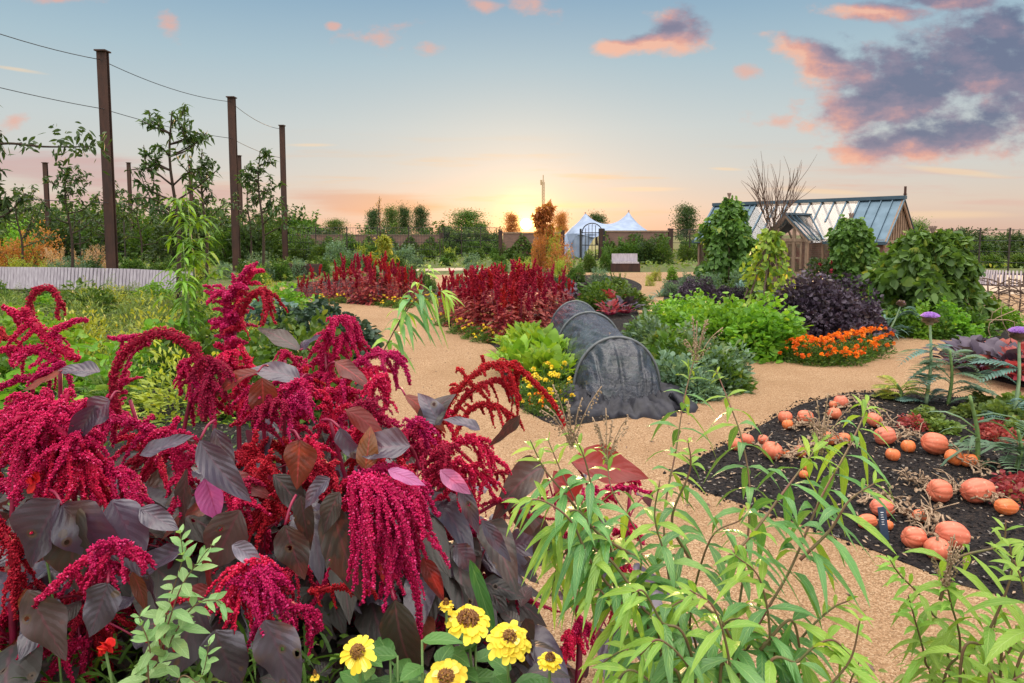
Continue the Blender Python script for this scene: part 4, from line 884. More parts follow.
# ------------------------------------------------------------ bean wigwams
def beans(name, px, py, top, halfw, label, mat, leaf, n, conical=1., seed=0, poles=7, polex=1.12):
    b = gp(px, py); zt = at(px, top, b[1])[2]; R_ = halfw/F*b[1]; r = thing(name, label, 'climbing plant', tuple(b))
    for i in range(poles):
        a = i/poles*6.28; g = G(); tube(g, [b+[math.cos(a)*R_*.85, math.sin(a)*R_*.85, 0], b+[math.cos(a)*R_*.4, math.sin(a)*R_*.4, zt*.6], b+[-math.cos(a)*.06, -math.sin(a)*.06, zt*polex]], .018, 5); g.build('cane', 'twig', r)
    t = rng.random(n)**.85; a = rng.random(n)*6.28; u = np.stack([np.cos(a), np.sin(a), np.zeros(n)], 1)
    prof = np.interp(t, [0, .25, .6, .85, 1], [1, 1, 1-.28*conical, .85-.42*conical, .52-.4*conical])
    rad = R_*prof*(.72+.3*rng.random(n))*lump(np.column_stack([u[:, :2], t*2.5]), seed, .42)
    P = b+u*rad[:, None]; P[:, 2] = t*zt*(1+.03*rng.normal(size=n))+.02
    g = G(); D = nrmz(u*.5+rdir(n)*.9+[0, 0, -.35]); N = nrmz(u+[0, 0, .4]+rdir(n)*.9); leaves(g, P, D, N, leaf*(.7+.6*rng.random(n)), leaf*.85*(.7+.5*rng.random(n)), PR_OVATE if leaf > .15 else PR_ROUND, .25, .08)
    g.build('foliage', mat, r); return r
beans('bean_wigwam', 727, 285, 203, 26, 'tall dark green cone of climbing beans left of the greenhouse', 'lf_bean', .17, 5200, .9, 3)
beans('bean_column', 848, 296, 222, 19, 'upright green column of climbing beans in front of the greenhouse', 'lf_bean', .14, 4400, .25, 5)
beans('bean_mound', 928, 326, 237, 45, 'broad leafy mound of climbing squash at right of the greenhouse', 'lf_bean', .17, 7000, .45, 9)
beans('bean_mound', 900, 322, 262, 26, 'lower yellow green shoulder of the climbing mound near the brick wall', 'lf_bright', .15, 2000, .5, 10, 3)
r = beans('twig_wigwam', 768, 312, 232, 22, 'wigwam of bare twigs with yellowing climber before the greenhouse', 'lf_yelmix', .13, 560, .75, 11, 0)
b = gp(768, 312); top = at(773, 225, b[1])
for i in range(9):
    a = i/9*6.28; g = G(); p0 = b+[math.cos(a)*.62, math.sin(a)*.5, 0]; d = np.array([-math.cos(a), -math.sin(a), 0])
    path = spl([p0, p0*.45+top*.55, top+d*.12, top+d*(.3+.3*random.random())+[0, 0, .5+.5*random.random()]], 14); tube(g, path, np.linspace(.026, .006, 14), 5)
    for k in range(16):
        q = path[random.randint(7, 13)]; e = q+np.array([d[0]*.2+random.uniform(-.28, .28), random.uniform(-.3, .3), random.uniform(.3, .8)]); tube(g, spl([q, (q+e)/2+[.03, 0, 0], e], 5), np.linspace(.008, .003, 5), 4)
    g.build('twig_pole', 'twig', r)
# flower pots in the porch
for px, py, s, lab in ((818, 300, .5, 'flowering pot plant with dark red blooms beside the greenhouse door'),):
    b = gp(px, 296); r = thing('potted_plant', lab, 'potted plant', tuple(b)); g = G()
    tube(g, [b+[0, 0, 0], b+[0, 0, .2], b+[0, 0, .38], b+[0, 0, .40]], [.17, .21, .24, .20], 14); g.build('pot', 'terracotta', r); g = G(); bush(g, b+[0, 0, .4], (.5, .45, .75), 900, .11, .06, PR_SIMPLE, 4, .4); g.build('foliage', 'lf_dark', r)
    for i in range(9): g = G(); d = rdir(1)[0]; c = b+[d[0]*.45, -abs(d[1])*.42, .8+d[2]*.35]; leaves(g, np.repeat([c], 10, 0), rdir(10), rdir(10), .07, .05, PR_PETAL, 0); g.build('flower_head', 'petal_d', r)
b = gp(813, 299); r = thing('flower_pot', 'small terracotta pot with yellow flowers standing before the porch', 'potted plant', tuple(b)); g = G(); tube(g, [b, b+[0, 0, .15], b+[0, 0, .25], b+[0, 0, .26]], [.1, .13, .15, .12], 12); g.build('pot', 'terracotta', r); g = G(); bush(g, b+[0, 0, .26], (.18, .18, .2), 150, .06, .03); g.build('foliage', 'lf_yel', r)
# ============================================================ MID BEDS
def rope(g, path, r, rb=.005, dens=1.0, taper=.45, core=True, seedr=None):
    m = len(path); L = np.linalg.norm(np.diff(path, axis=0), axis=1).sum(); tt = np.linspace(0, 1, m)
    rad = r*(1-(1-taper)*tt**2.5)*np.minimum(1, .55+tt*4)
    if core: tube(g, path, rad*.72, 6, .05)
    n = int(dens*L*2*math.pi*r*.8/(math.pi*rb*rb*1.1)); 
    if n < 1: return
    t = rng.random(n)*(m-1); i = t.astype(int).clip(0, m-2); f = (t-i)[:, None]; P = path[i]*(1-f)+path[i+1]*f; T = nrmz(path[i+1]-path[i])
    d = rdir(n); d = nrmz(d-T*(d*T).sum(1, keepdims=True)); rr = np.interp(t, np.arange(m), rad)
    lum = 1+.16*np.sin(t*5+rng.random()*6)+.1*rng.normal(size=n)
    blobs(g, P+d*(rr*lum)[:, None], rb*(.7+.6*rng.random(n)), np.clip(.5+.3*(lum-1)/.2+.2*rng.normal(size=n), 0, 1), d, 1.25)
def mk_crimson(mat, lmat, tall=1.1):
    def f(k):
        rs = random.Random(k+5); r = proot('crimson_amaranth'); g = G()
        for i in range(rs.choice([4, 5, 6, 7])):
            a = i*1.1+rs.random(); R_ = .26*rs.random()**.5; e = np.array([math.cos(a)*R_, math.sin(a)*R_, tall*rs.uniform(.5, .98)])
            tube(g, spl([e*[.25, .25, 0], e*[.7, .7, .5], e], 5), [.012, .011, .01, .008, .006], 5)
            h = G(); L = tall*rs.uniform(.22, .4); path = spl([e-[0, 0, .12], e+[0, 0, L*.4], e+[math.cos(a)*.05, math.sin(a)*.05, L]], 7); rope(h, path, .030, .014, .9, .12)
            for j in range(5):
                q = path[rs.randint(0, 3)]; b_ = rs.random()*6.28; s = rs.uniform(.09, .18); rope(h, spl([q, q+[math.cos(b_)*s*.35, math.sin(b_)*s*.35, s*.5], q+[math.cos(b_)*s*.5, math.sin(b_)*s*.5, s*1.1]], 4), .020, .013, .9, .3)
            h.build('flower_plume', mat, r)
        g.build('stem', 'redstem', r); g = G(); n = 250; u = rdir(n); u[:, 2] = np.abs(u[:, 2]); P = u*[.30, .30, tall*.86]*(.5+.5*rng.random((n, 1))); leaves(g, P, nrmz(u*[1, 1, .3]+[0, 0, .2]+rdir(n)*.4), nrmz(u*.5+[0, 0, .8]), .14, .07, PR_LANCE, .55, .1); g.build('foliage', lmat, r); return r
    return f
KC = Kind(mk_crimson('plumem', 'lf_redspot'), 4); KCd = Kind(mk_crimson('plumed', 'lf_redspot'), 3)
for px, py, top in [(303, 300, 277), (318, 299, 268), (331, 301, 272), (340, 296, 262), (352, 300, 259), (362, 303, 258), (375, 304, 256), (387, 303, 262), (398, 305, 265), (408, 305, 270), (366, 296, 257), (392, 297, 264), (418, 302, 272)]:
    putg(KC, 1.25, px, py, top, None, 'crimson plumed amaranth', 'in the far left row beyond the path', 'amaranth', 'crimson amaranths of the far left row', 1.15)
for px, py, top in [(446, 316, 284), (455, 320, 276), (463, 326, 272), (472, 330, 276), (482, 334, 272), (492, 334, 270), (502, 336, 274), (512, 333, 268), (524, 330, 266), (534, 328, 272), (546, 322, 268), (558, 316, 272), (567, 312, 282), (478, 316, 270), (494, 312, 268), (508, 310, 268), (526, 310, 268), (544, 306, 272), (460, 308, 276), (520, 338, 282), (505, 342, 286)]:
    putg(KC, 1.25, px, py, top, None, 'crimson plumed amaranth', 'in the large bed left of the hoops', 'amaranth', 'crimson amaranths of the large middle bed', 1.2)
def mk_flower(pm, n, hs, lm='lf_mid', h=.34):
    def f(k):
        rs = random.Random(k+3); r = proot('marigold'); g = G(); bush(g, (0, 0, 0), (.26, .26, h*.85), 800, .045, .018, PR_SIMPLE, 3+k, .45, .6, .3, .25); g.build('foliage', lm, r)
        for i in range(n):
            a = rs.random()*6.28; q = rs.random()**.6; c = np.array([math.cos(a)*.29*q, math.sin(a)*.29*q, h*(1.15-.80*q*q)]); g = G(); m = 22
            u = rdir(m, .35); leaves(g, c+u*hs*.15, u, rdir(m, .5), hs*.62, hs*.5, PR_PETAL, .1, .1, None); g.build('flower_head', pm, r)
        return r
    return f
KM = Kind(mk_flower('petal_o', 22, .042), 3); KY = Kind(mk_flower('petal_y', 10, .034, 'lf_mid', .26), 3)
for px, py, top in [(796, 361, 338), (808, 363, 336), (820, 364, 336), (832, 363, 334), (843, 362, 332), (854, 359, 330), (864, 356, 328), (873, 352, 327), (876, 346, 324), (800, 352, 330), (860, 346, 325), (846, 350, 328), (790, 354, 334)]:
    putg(KM, .40, px, py, top, 'marigold', 'orange marigold plant', 'edging the purple kale bed', 'marigold', 'orange marigolds edging the kale', 1.15)
for px, py, top in [(382, 305, 294), (392, 307, 296), (403, 308, 297), (414, 306, 297), (340, 303, 293), (322, 303, 293), (447, 325, 310), (462, 333, 318), (476, 338, 322), (489, 342, 326), (430, 303, 293)]:
    putg(KY, .31, px, py, top, 'yellow_edging_plant', 'small yellow flowered edging plant', 'at the foot of the crimson rows', 'flower', 'small yellow edging plants', 1.2)
for px, py, top in [(541, 392, 362), (550, 403, 370), (536, 402, 375), (556, 392, 360), (545, 412, 388)]:
    putg(KY, .31, px, py, top, 'yellow_edging_plant', 'yellow flowered plant', 'between the chard and the black tunnel', 'flower', None, 1.1)
for px, py, top in [(546, 414, 396), (538, 408, 392)]: putg(KM, .40, px, py, top, 'marigold', 'low orange marigold', 'in front of the chard by the tunnel', 'marigold', None, .9)
def mk_big(mat, name, H0, n, L, W, prof, spread=.5, droop=.5, wave=.12, stem=None, base=.05, up=1.2):
    def f(k):
        r = proot(name); g = G(); gs = G(); a = np.arange(n)*2.39+k; rs = np.random.default_rng(k+n); t = rs.random(n)
        out = .25+t*.9; D = nrmz(np.stack([np.cos(a)*out, np.sin(a)*out, np.full(n, up)*(1.15-t*.75)], 1)); P0 = np.stack([np.cos(a)*base, np.sin(a)*base, .02+t*.0], 1)
        pet = H0*(.25+.25*rs.random(n)); P = P0+D*pet[:, None]
        for i in range(n): tube(gs, [P0[i], P[i]], [.009, .006], 4)
        leaves(g, P, D, nrmz(-D*[1, 1, 0]+[0, 0, 1]), L*(.7+.5*rs.random(n)), W*(.7+.5*rs.random(n)), prof, droop, .12, None, -.15, wave)
        gs.build('stalk', stem or 'greenstem', r); g.build('foliage', mat, r); return r
    return f
KCH = Kind(mk_big('lf_chard', 'chard', .62, 34, .32, .15, PR_OVATE, droop=.2, wave=.2, up=1.9), 3); KRC = Kind(mk_big('lf_kale', 'red_chard', .6, 30, .32, .15, PR_OVATE, droop=.35, stem='redstem'), 2)
KCR = Kind(mk_big('lf_redspot', 'red_chard', .6, 26, .3, .12, PR_OVATE, droop=.3, stem='redstem'), 2)
for px, py, top in [(512, 352, 322), (524, 360, 316), (538, 366, 314), (550, 372, 318), (520, 376, 330), (536, 386, 338), (552, 386, 334), (508, 366, 334), (530, 348, 314)]:
    putg(KCH, .66, px, py, top, 'chard', 'bright green broad leaved chard', 'between the path and the black tunnel', 'chard', 'bright green chard plants', 1.0)
def mk_fluff(mat, name, H0, rx, n, L, W, amp=.3, prof=PR_SIMPLE, wave=0, shell=.5, curl=0.):
    def f(k):
        r = proot(name); g = G()
        for i in range(5): a = i*1.3; tube(g, [(0, 0, 0), (math.cos(a)*rx*.4, math.sin(a)*rx*.4, H0*.6)], [.01, .006], 4)
        g.build('stem', 'greenstem', r); g = G(); bush(g, (0, 0, 0), (rx, rx, H0*.9), n, L, W, prof, 20+k, shell, .5, .3, amp, True, .1, wave, curl); g.build('foliage', mat, r); return r
    return f
KP = Kind(mk_fluff('lf_bright', 'parsley', .6, .38, 1700, .075, .055, .35, PR_ROUND), 3)
for px, py, top in [(672, 330, 303), (684, 338, 305), (698, 346, 308), (710, 350, 310), (724, 352, 312), (738, 354, 310), (752, 355, 308), (765, 354, 312), (690, 330, 300), (712, 334, 302), (734, 338, 305), (756, 342, 306), (775, 354, 318), (668, 322, 300)]:
    putg(KP, .6, px, py, top, 'parsley', 'lush bright green parsley clump', 'in front of the purple kale', 'parsley', 'bright green parsley clumps', 1.2)
KK = Kind(mk_fluff('lf_kale', 'purple_kale', .8, .55, 4600, .065, .055, .36, PR_ROUND, .45), 3)
for px, py, top in [(792, 342, 292), (808, 344, 290), (824, 345, 287), (840, 344, 290), (854, 342, 296), (815, 336, 288), (835, 336, 287), (778, 338, 300)]:
    putg(KK, .8, px, py, top, 'purple_kale', 'dark purple curly kale', 'behind the orange marigolds', 'kale', 'purple kale behind the marigolds', .95)
for px, py, top in [(690, 305, 282), (704, 308, 283), (720, 307, 286), (735, 309, 290), (747, 309, 290)]:
    putg(KK, .8, px, py, top, 'purple_kale', 'small purple kale', 'behind the parsley left of the twigs', 'kale', 'smaller purple kale', .9)
KS = Kind(mk_fluff('lf_grey', 'soft_green_vegetable', .55, .36, 1000, .12, .05, .3, PR_LANCE), 3); KW = Kind(mk_fluff('lf_mid', 'leafy_vegetable', .55, .36, 1200, .11, .05, .3, PR_LANCE), 3)
for i, (px, py, top) in enumerate([(640, 344, 318), (655, 352, 322), (668, 362, 328), (682, 374, 336), (696, 384, 346), (710, 388, 352), (722, 388, 356), (690, 360, 332), (706, 366, 338), (678, 392, 352), (664, 378, 340), (700, 398, 372), (650, 336, 312), (725, 378, 350)]):
    putg((KW, KS)[i % 2], .55, px, py, top, 'leafy_vegetable', 'soft green leafy vegetable', 'right of the black netting tunnel', 'vegetable', 'green leafy vegetables right of the tunnel', 1.15)
for i, (px, py, top) in enumerate([(585, 300, 278), (600, 303, 278), (614, 306, 282), (625, 314, 290), (594, 310, 288), (610, 316, 294), (578, 296, 276), (632, 308, 285)]):
    putg((KRC, KW, KCR)[i % 3], .6, px, py, top, 'bronze_vegetable', 'bronze and green leafy plant', 'beyond the black netting tunnel', 'vegetable', 'bronze leafy plants beyond the tunnel', 1.2)
KL = Kind(mk_big('lf_blue', 'leek', .5, 26, .62, .05, PR_STRAP, droop=.55, wave=.1, up=1.5), 3)
for px, py, top in [(862, 326, 294), (872, 330, 296), (882, 336, 300), (888, 322, 296), (876, 320, 292), (893, 330, 300), (858, 318, 290), (868, 340, 306)]:
    putg(KL, .85, px, py, top, 'leek', 'blue green strappy leek', 'right of the purple kale', 'leek', 'blue green leeks right of the kale', 1.1)
for px, py, top in [(660, 297, 284), (650, 301, 289), (748, 295, 272), (738, 296, 272), (755, 300, 276)]: putg(KL, .85, px, py, top, 'leek', 'blue green strappy plant', 'by the far path before bean wigwam', 'leek', None, 1.4)
for i, (px, py, top) in enumerate([(898, 334, 306), (915, 336, 308), (935, 337, 310), (955, 336, 306), (972, 334, 308), (1000, 328, 306), (905, 326, 300)]):
    putg((KW, KP)[i % 2], .6, px, py, top, 'leafy_vegetable', 'low green leafy plant', 'at the foot of the climbing mound', 'vegetable', None, 1.1)
for px, py, top in [(965, 366, 332), (985, 374, 330), (1005, 380, 334), (1022, 384, 336), (1044, 388, 338), (975, 352, 330), (1000, 358, 332), (1024, 364, 334)]:
    putg(KRC if px % 2 else KCR, .6, px, py, top, 'red_chard', 'dark red chard plant', 'in the bed at right of the path', 'chard', 'dark red chard plants at right', 1.2)
KD = Kind(mk_fluff('lf_dkale', 'dark_kale', .5, .4, 1300, .10, .08, .3, PR_ROUND, .3), 3)
for px, py, top in [(290, 338, 312), (305, 334, 308), (320, 332, 306), (335, 338, 310), (345, 345, 318), (352, 354, 325), (312, 346, 318)]:
    putg(KD, .5, px, py, top, 'dark_kale', 'dark green curly kale', 'beside the path behind crimson plumes', 'kale', 'dark green kale by the path', 1.1)
# ------------------------------------------------------------ wattle hurdle at right
r = thing('wattle_hurdle', 'tangled low twig hurdle at the right edge before the pale bench', 'hurdle', tuple(gp(1000, 318))); 
a = gp(966, 312); b = gp(1090, 322)
for i in range(12):
    p = a+(b-a)*i/11; g = G(); tube(g, [p, p+[.02, 0, .4], p+[-.02, 0, .78+.1*random.random()]], .018, 5); g.build('stake', 'twig', r)
g = G()
for k in range(46):
    s = random.random()*.8; L = random.uniform(.25, .5); z = random.uniform(.05, .8); pts = []
    for i in range(7): t = min(1, s+L*i/6); pts.append(a+(b-a)*t+[0, .05*math.sin(t*38+k), z+.06*math.sin(i+k)+random.uniform(-.03, .05)])
    tube(g, spl(pts, 14), .010, 4)
g.build('woven_rods', 'twig', r)
for k in range(16):
    g = G(); p = gp(random.uniform(965, 1015), random.uniform(318, 345)); tube(g, spl([p, p+[random.uniform(-.3, .3), 0, .35], p+[random.uniform(-.6, .6), 0, random.uniform(.3, .7)]], 7), .008, 4)
    o = g.build('dry_stalk', 'deadstem', None, loc=tuple(p)); fam(o, 'pale dry bent stalk', 'before the twig hurdle', 'dry stalk', 'dry stalks before the twig hurdle')
# ------------------------------------------------------------ netting tunnel
from mathutils import noise as MN
def tunnel():
    fr = np.array([1.14, 7.3, 0]); bk = np.array([1.06, 11.4, 0]); ax = nrmz(fr-bk); sd_ = np.array([-ax[1], ax[0], 0.])
    if sd_[0] < 0: sd_ = -sd_
    r = thing('netting_tunnel', 'black netting tunnel on three hoops bulging with plants beside the path', 'cloche tunnel', tuple((fr+bk)/2)); r_w = .44; 
    hoops = []
    for t, hw, hh in ((0.02, .92, .63), (.44, 1.0, .64), (1.0, 1.0, .63)):
        c = bk+(fr-bk)*t; hoops.append((c, r_w*hw, hh))
    for c, hw, hh in hoops:
        g = G(); th = np.linspace(0, math.pi, 26); tube(g, [c+sd_*(hw*1.03+.02)*math.cos(a)+np.array([0, 0, (hh+.022)*max(0, math.sin(a))**.85]) for a in th], .016, 8); g.build('hoop', 'hoop', r)
    nu, nv = 170, 110; c0 = bk-ax*.10; c1 = fr+ax*.50; L = np.linalg.norm(c1-c0); V = []
    for i in range(nu+1):
        s = i/nu; c = c0+(c1-c0)*s; d = s*L
        # hoop positions along the tunnel
        hs = [np.dot(h[0]-c0, ax) for h in hoops]; near = min(abs(d-h) for h in hs)
        sag = min(1, near/.35); hw = r_w*(1.0-.02*sag); hh = .640-.035*sag*math.sin(min(1, near/.5)*math.pi/2)
        if d > hs[-1]: e = (d-hs[-1])/(L-hs[-1]); hh *= max(0, 1-e**1.9)**.8*.97+.03; hw *= 1-.12*e*e
        for j in range(nv+1):
            a = math.pi*j/nv; x = hw*math.cos(a)*1.03; z = hh*max(0, math.sin(a))**.85+.003
            wr = .016*math.sin(a*9+s*21)*math.sin(s*26+a*5)+.010*math.sin(a*23+s*40)+(.05*math.sin(a*6+2)*math.sin(s*34+1)*min(1, (s-0.894)*9) if s > 0.894 else 0)
            fold = .15*max(0, math.sin(a*12+math.sin(s*14)*1.6))**3*min(1, (s-0.894)*9) if s > 0.894 else .012*max(0, math.sin(a*17+s*9))**3
            k = min(1, sag*1.3) if d < hs[-1] else 1
            P_ = c+sd_*(x*(1+(wr+fold)*k*.9))+np.array([0, 0, max(.004, z*(1+(wr-fold)*k*1.1))]); nv3 = Vector((math.cos(a)*sd_[0], -.7*max(0, d-hs[-1])*2, math.sin(a)))
            q_ = MN.ridged_multi_fractal(Vector(P_)*3.4, .9, 2.1, 4, 1.0, 2.0)*.5; amp = (.050*min(1, (d-hs[-1])*7) if d > hs[-1] else .045*min(1, near*5)); P_ = P_+np.array(nv3)*(q_-.75)*amp
            P_[2] = max(.004, P_[2]); V.append(P_)
    Q = [(i*(nv+1)+j, i*(nv+1)+j+1, (i+1)*(nv+1)+j+1, (i+1)*(nv+1)+j) for i in range(nu) for j in range(nv)]
    g = G(); iF = int(nu*0.8936); g.add(V[:(iF+1)*(nv+1)], [q for q in Q if max(q) < (iF+1)*(nv+1)]); g.build('netting', 'net', r, True)
    g = G(); g.add(V[iF*(nv+1):], np.array([q for q in Q if min(q) >= iF*(nv+1)])-iF*(nv+1)); g.build('gathered_end', 'net_gather', r, True)
    # bunched skirt of heavier net round the foot
    g = G(); pts = []
    for s in np.linspace(.25, 1, 16): pts.append(c0+(c1-c0)*s*.98-sd_*r_w*(1.02-.2*max(0, s-.85)*4))
    for a in np.linspace(math.pi, 0, 12)[1:-1]: pts.append(c1-ax*.12+ax*.26*math.sin(a)+sd_*r_w*.95*math.cos(a))
    for s in np.linspace(1, .3, 14): pts.append(c0+(c1-c0)*s*.98+sd_*r_w*(1.05))
    path = spl(pts, 150); m, k = 150, 16; cen = (c0+c1)/2; T = nrmz(np.gradient(path, axis=0)); O = np.stack([-T[:, 1], T[:, 0], T[:, 2]*0], 1); V = []
    if np.dot(O[75], ax) < 0: O = -O
    for i in range(m):
        for j in range(k):
            a = math.pi*(j/(k-1)); w_ = .26*(1+.22*math.sin(i*1.3)+.15*math.sin(i*.37+2)); h_ = .095*(1+.35*math.sin(i*.85+1)+.35*math.sin(i*2.6))
            V.append(path[i]+O[i]*w_*(math.cos(a)*.9+.1)+np.array([0, 0, .003+h_*math.sin(a)*(.55+.5*MN.ridged_multi_fractal(Vector((i*.22, j*.5, 0)), .9, 2.1, 4, 1.0, 2.0))]))
    g.add(V, [(i*k+j, i*k+j+1, (i+1)*k+j+1, (i+1)*k+j) for i in range(m-1) for j in range(k-1)]); g.build('skirt', 'darknet', r, True)
    for i in range(7):
        c = bk+(fr-bk)*(.06+.88*i/6)+sd_*random.uniform(-.12, .12)
        o = KKt.place(c[0], c[1], .95*random.uniform(.85, 1.05)); fam(o, 'dark cabbage plant', 'growing inside the black netting tunnel', 'cabbage', 'cabbages inside the tunnel')
KKt = Kind(mk_big('lf_blue', 'cabbage', .5, 22, .3, .22, PR_ROUND, droop=.4, wave=.2), 2)
tunnel()
# ============================================================ SQUASH BED
def mk_squash(px, py, rx, ry, orange, label, i):
    b = gp(px, py+ry*.93); d = np.linalg.norm(b[:2]); s = rx/F*math.hypot(d, H)*.89; q = ry/F*math.hypot(d, H)*.91
    r = thing('squash', label, 'squash', tuple(b), 'orange squashes lying on the dark bed'); rs = random.Random(i)
    nl, nt, ribs = 60, 22, rs.choice([10, 11, 12]); V = []; rn = []; tilt = rs.uniform(.3, 1.2) if rx/ry > 1.15 else rs.uniform(.1, .6); az = rs.choice([0, math.pi])+rs.uniform(-.5, .5) if rx/ry > 1.15 else rs.random()*6.28
    long_ = rx/ry > 1.15; pear = rs.uniform(-.02, .16) if long_ else rs.uniform(-.05, .08)
    for j in range(nt+1):
        v = math.pi*j/nt
        for k in range(nl):
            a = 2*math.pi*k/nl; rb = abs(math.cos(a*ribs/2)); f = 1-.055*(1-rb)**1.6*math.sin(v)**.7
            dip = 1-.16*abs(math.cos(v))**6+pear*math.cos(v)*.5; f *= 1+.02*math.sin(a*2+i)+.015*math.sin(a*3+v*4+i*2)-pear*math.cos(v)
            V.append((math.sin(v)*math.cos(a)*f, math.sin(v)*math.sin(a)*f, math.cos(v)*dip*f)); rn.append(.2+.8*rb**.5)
    V = np.array(V)
    if long_:   # lying on its side: axis along x
        V = V[:, [2, 1, 0]]*[s, q*.97, q]; 
    else: V = V*[s, s*.97, q*.96]
    ca, sa = math.cos(rs.uniform(-.3, .3) if long_ else az), math.sin(rs.uniform(-.3, .3) if long_ else az)
    t = rs.uniform(-.25, .25) if long_ else rs.uniform(-.5, .5); ct, st = math.cos(t), math.sin(t)
    V = V@np.array([[ct, 0, -st], [0, 1, 0], [st, 0, ct]]); V = V@np.array([[ca, sa, 0], [-sa, ca, 0], [0, 0, 1]]); V[:, 2] -= V[:, 2].min()-.006; V += b
    Q = [(j*nl+k, (j+1)*nl+k, (j+1)*nl+(k+1) % nl, j*nl+(k+1) % nl) for j in range(nt) for k in range(nl)]
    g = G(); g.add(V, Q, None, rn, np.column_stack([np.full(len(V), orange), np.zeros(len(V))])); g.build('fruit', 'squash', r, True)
    tp = V[:nl].mean(0); ce = V.mean(0); dd = nrmz(tp-ce); g = G(); tube(g, spl([tp-dd*s*.12, tp+dd*s*.12, tp+dd*s*.35+[0, 0, -.0]], 6), np.linspace(.16, .09, 6)*min(s, q), 7); g.build('stalk', 'deadstem', r)
SQ = [(785, 417, 7, 7, .2, 'pale peach squash, upper one of the touching pair at the path corner'), (787.5, 425, 5.6, 5.6, 1, 'small bright orange squash below the pale peach one'),
 (805.5, 418.5, 9, 7, .2, 'ribbed coral squash just right of the touching pair'), (840.5, 401.5, 7, 7, 0, 'coral squash at the very top of the bed'),
 (834, 414, 7, 6.5, .3, 'peach squash directly below the topmost squash'), (833, 405, 4, 4, .5, 'tiny squash tucked beside the topmost coral one'), (874, 421, 8, 7.5, .1, 'coral squash behind the tall stem tips, beneath the yellow leaves'),
 (884.5, 437.5, 11, 8.5, 0, 'large pink coral squash at the left end of the vine row'), (828.5, 439, 7, 6.5, .8, 'orange squash in the middle of bed, left of a twin'), (843.5, 439, 7, 6.5, .7, 'orange squash in the middle of bed, right of its twin'),
 (892.5, 455, 6.5, 6.5, .8, 'round orange squash below the large pink coral one'), (908, 446.5, 6.5, 6.5, 1, 'vivid orange squash half under the vine'), (934, 445.5, 12.5, 10, .2, 'big coral squash on the vine row, largest of that row'),
 (954, 458.5, 8, 7.5, 1, 'bright orange squash right of the biggest on the row'), (968.5, 461.5, 7.5, 7, 1, 'bright orange squash at the right end of the vine row'), (940, 493.5, 12, 10.2, .1, 'plump coral squash left of the pointed oval one'),
 (977.5, 493, 16, 10.8, 0, 'large oval dusky pink squash pointing right'), (1006, 508.7, 11, 7, .9, 'flattish orange squash right of the large oval one'), (881.8, 509.5, 12, 8.5, 0, 'pink squash behind the blue slate label'),
 (867, 523, 10.5, 6.5, .5, 'orange squash lying left of the blue label stick'), (920, 518, 8, 6, .5, 'smaller peach squash at the top of the nearest cluster'), (914, 540.5, 12, 9.8, .1, 'coral squash at the left of the nearest cluster'),
 (937, 550, 11, 10.5, .1, 'round coral squash nearest the camera in front cluster'), (952, 537.5, 15, 12, 0, 'largest rounded pink coral squash of the nearest cluster'), (888, 526, 4.5, 5, .9, 'small orange squash peeping right of the blue label'),
 (772, 451, 10.2, 9.5, .2, 'coral squash, biggest at the left side of the bed'), (787.5, 454.5, 4.5, 4.2, 1, 'little orange squash right of the biggest left one'), (800, 452, 6.3, 6.2, .4, 'peach squash second right of the biggest left one'),
 (735, 444, 7.5, 7.5, .2, 'coral squash at the far left tip of the bed'), (747, 440, 7, 6.5, .1, 'pinkish squash behind the left tip one'), (763, 440, 5.5, 5.5, .1, 'small pink squash just behind the biggest left one'),
 (803.3, 475, 4.5, 4.5, .8, 'little orange squash, lower of the pair among leaf tips'), (806.5, 467.5, 4.6, 4.8, .6, 'little peach squash, upper of the pair among leaf tips')]
for i, s in enumerate(SQ): mk_squash(*s, i)
VN = [([(757, 447), (775, 460), (795, 461), (812, 452), (830, 448)], 'dry tan vine trailing between the leftmost squashes'), ([(790, 432), (808, 427), (822, 434), (836, 446), (850, 447)], 'dry tan vine joining the middle squashes'),
 ([(878, 446), (897, 443), (915, 441), (930, 452), (948, 452), (962, 468), (975, 470), (984, 482)], 'thick pale vine looping along the row of orange squashes'), ([(905, 486), (922, 488), (938, 502), (957, 492), (972, 503), (992, 507)], 'dry straw vine beneath the oval pink squash'),
 ([(858, 508), (880, 500), (900, 516), (918, 526), (930, 520), (935, 538), (925, 546)], 'bulky withered vine tangled over the nearest squash cluster'), ([(838, 412), (852, 404), (868, 412), (880, 428), (890, 436)], 'thin dry vine from the topmost squash down the bed')]
for pts, lab in VN:
    P = [gp(x, y)+[0, 0, random.uniform(.02, .07)] for x, y in pts]; r = thing('dry_vine', lab, 'vine', tuple(P[len(P)//2])); g = G(); path = spl(P, 60); path += rng.normal(size=path.shape)*.006
    for k in range(3): tube(g, path+np.cumsum(rng.normal(size=path.shape)*.007, 0)*[1, 1, .3]+[0, 0, .01], .007, 5)
    for k in range(34):
        q = path[random.randint(2, 57)]; e = q+[random.uniform(-.14, .14), random.uniform(-.14, .14), random.uniform(-.02, .1)]; tube(g, spl([q, (q+e)/2+[0, 0, random.uniform(0, .05)], e], 6), .0035, 4)
    g.build('stem', 'deadstem', r); g = G(); n = 90; q = path[rng.integers(0, 60, n)]+rng.normal(size=(n, 3))*[.05, .05, .02]+[0, 0, .03]; q[:, 2] = np.maximum(q[:, 2], .015); leaves(g, q, rdir(n), rdir(n, .5), .03, .02, PR_ROUND, .3, .3, None, .3, .3); g.build('withered_leaves', 'deadstem', r)
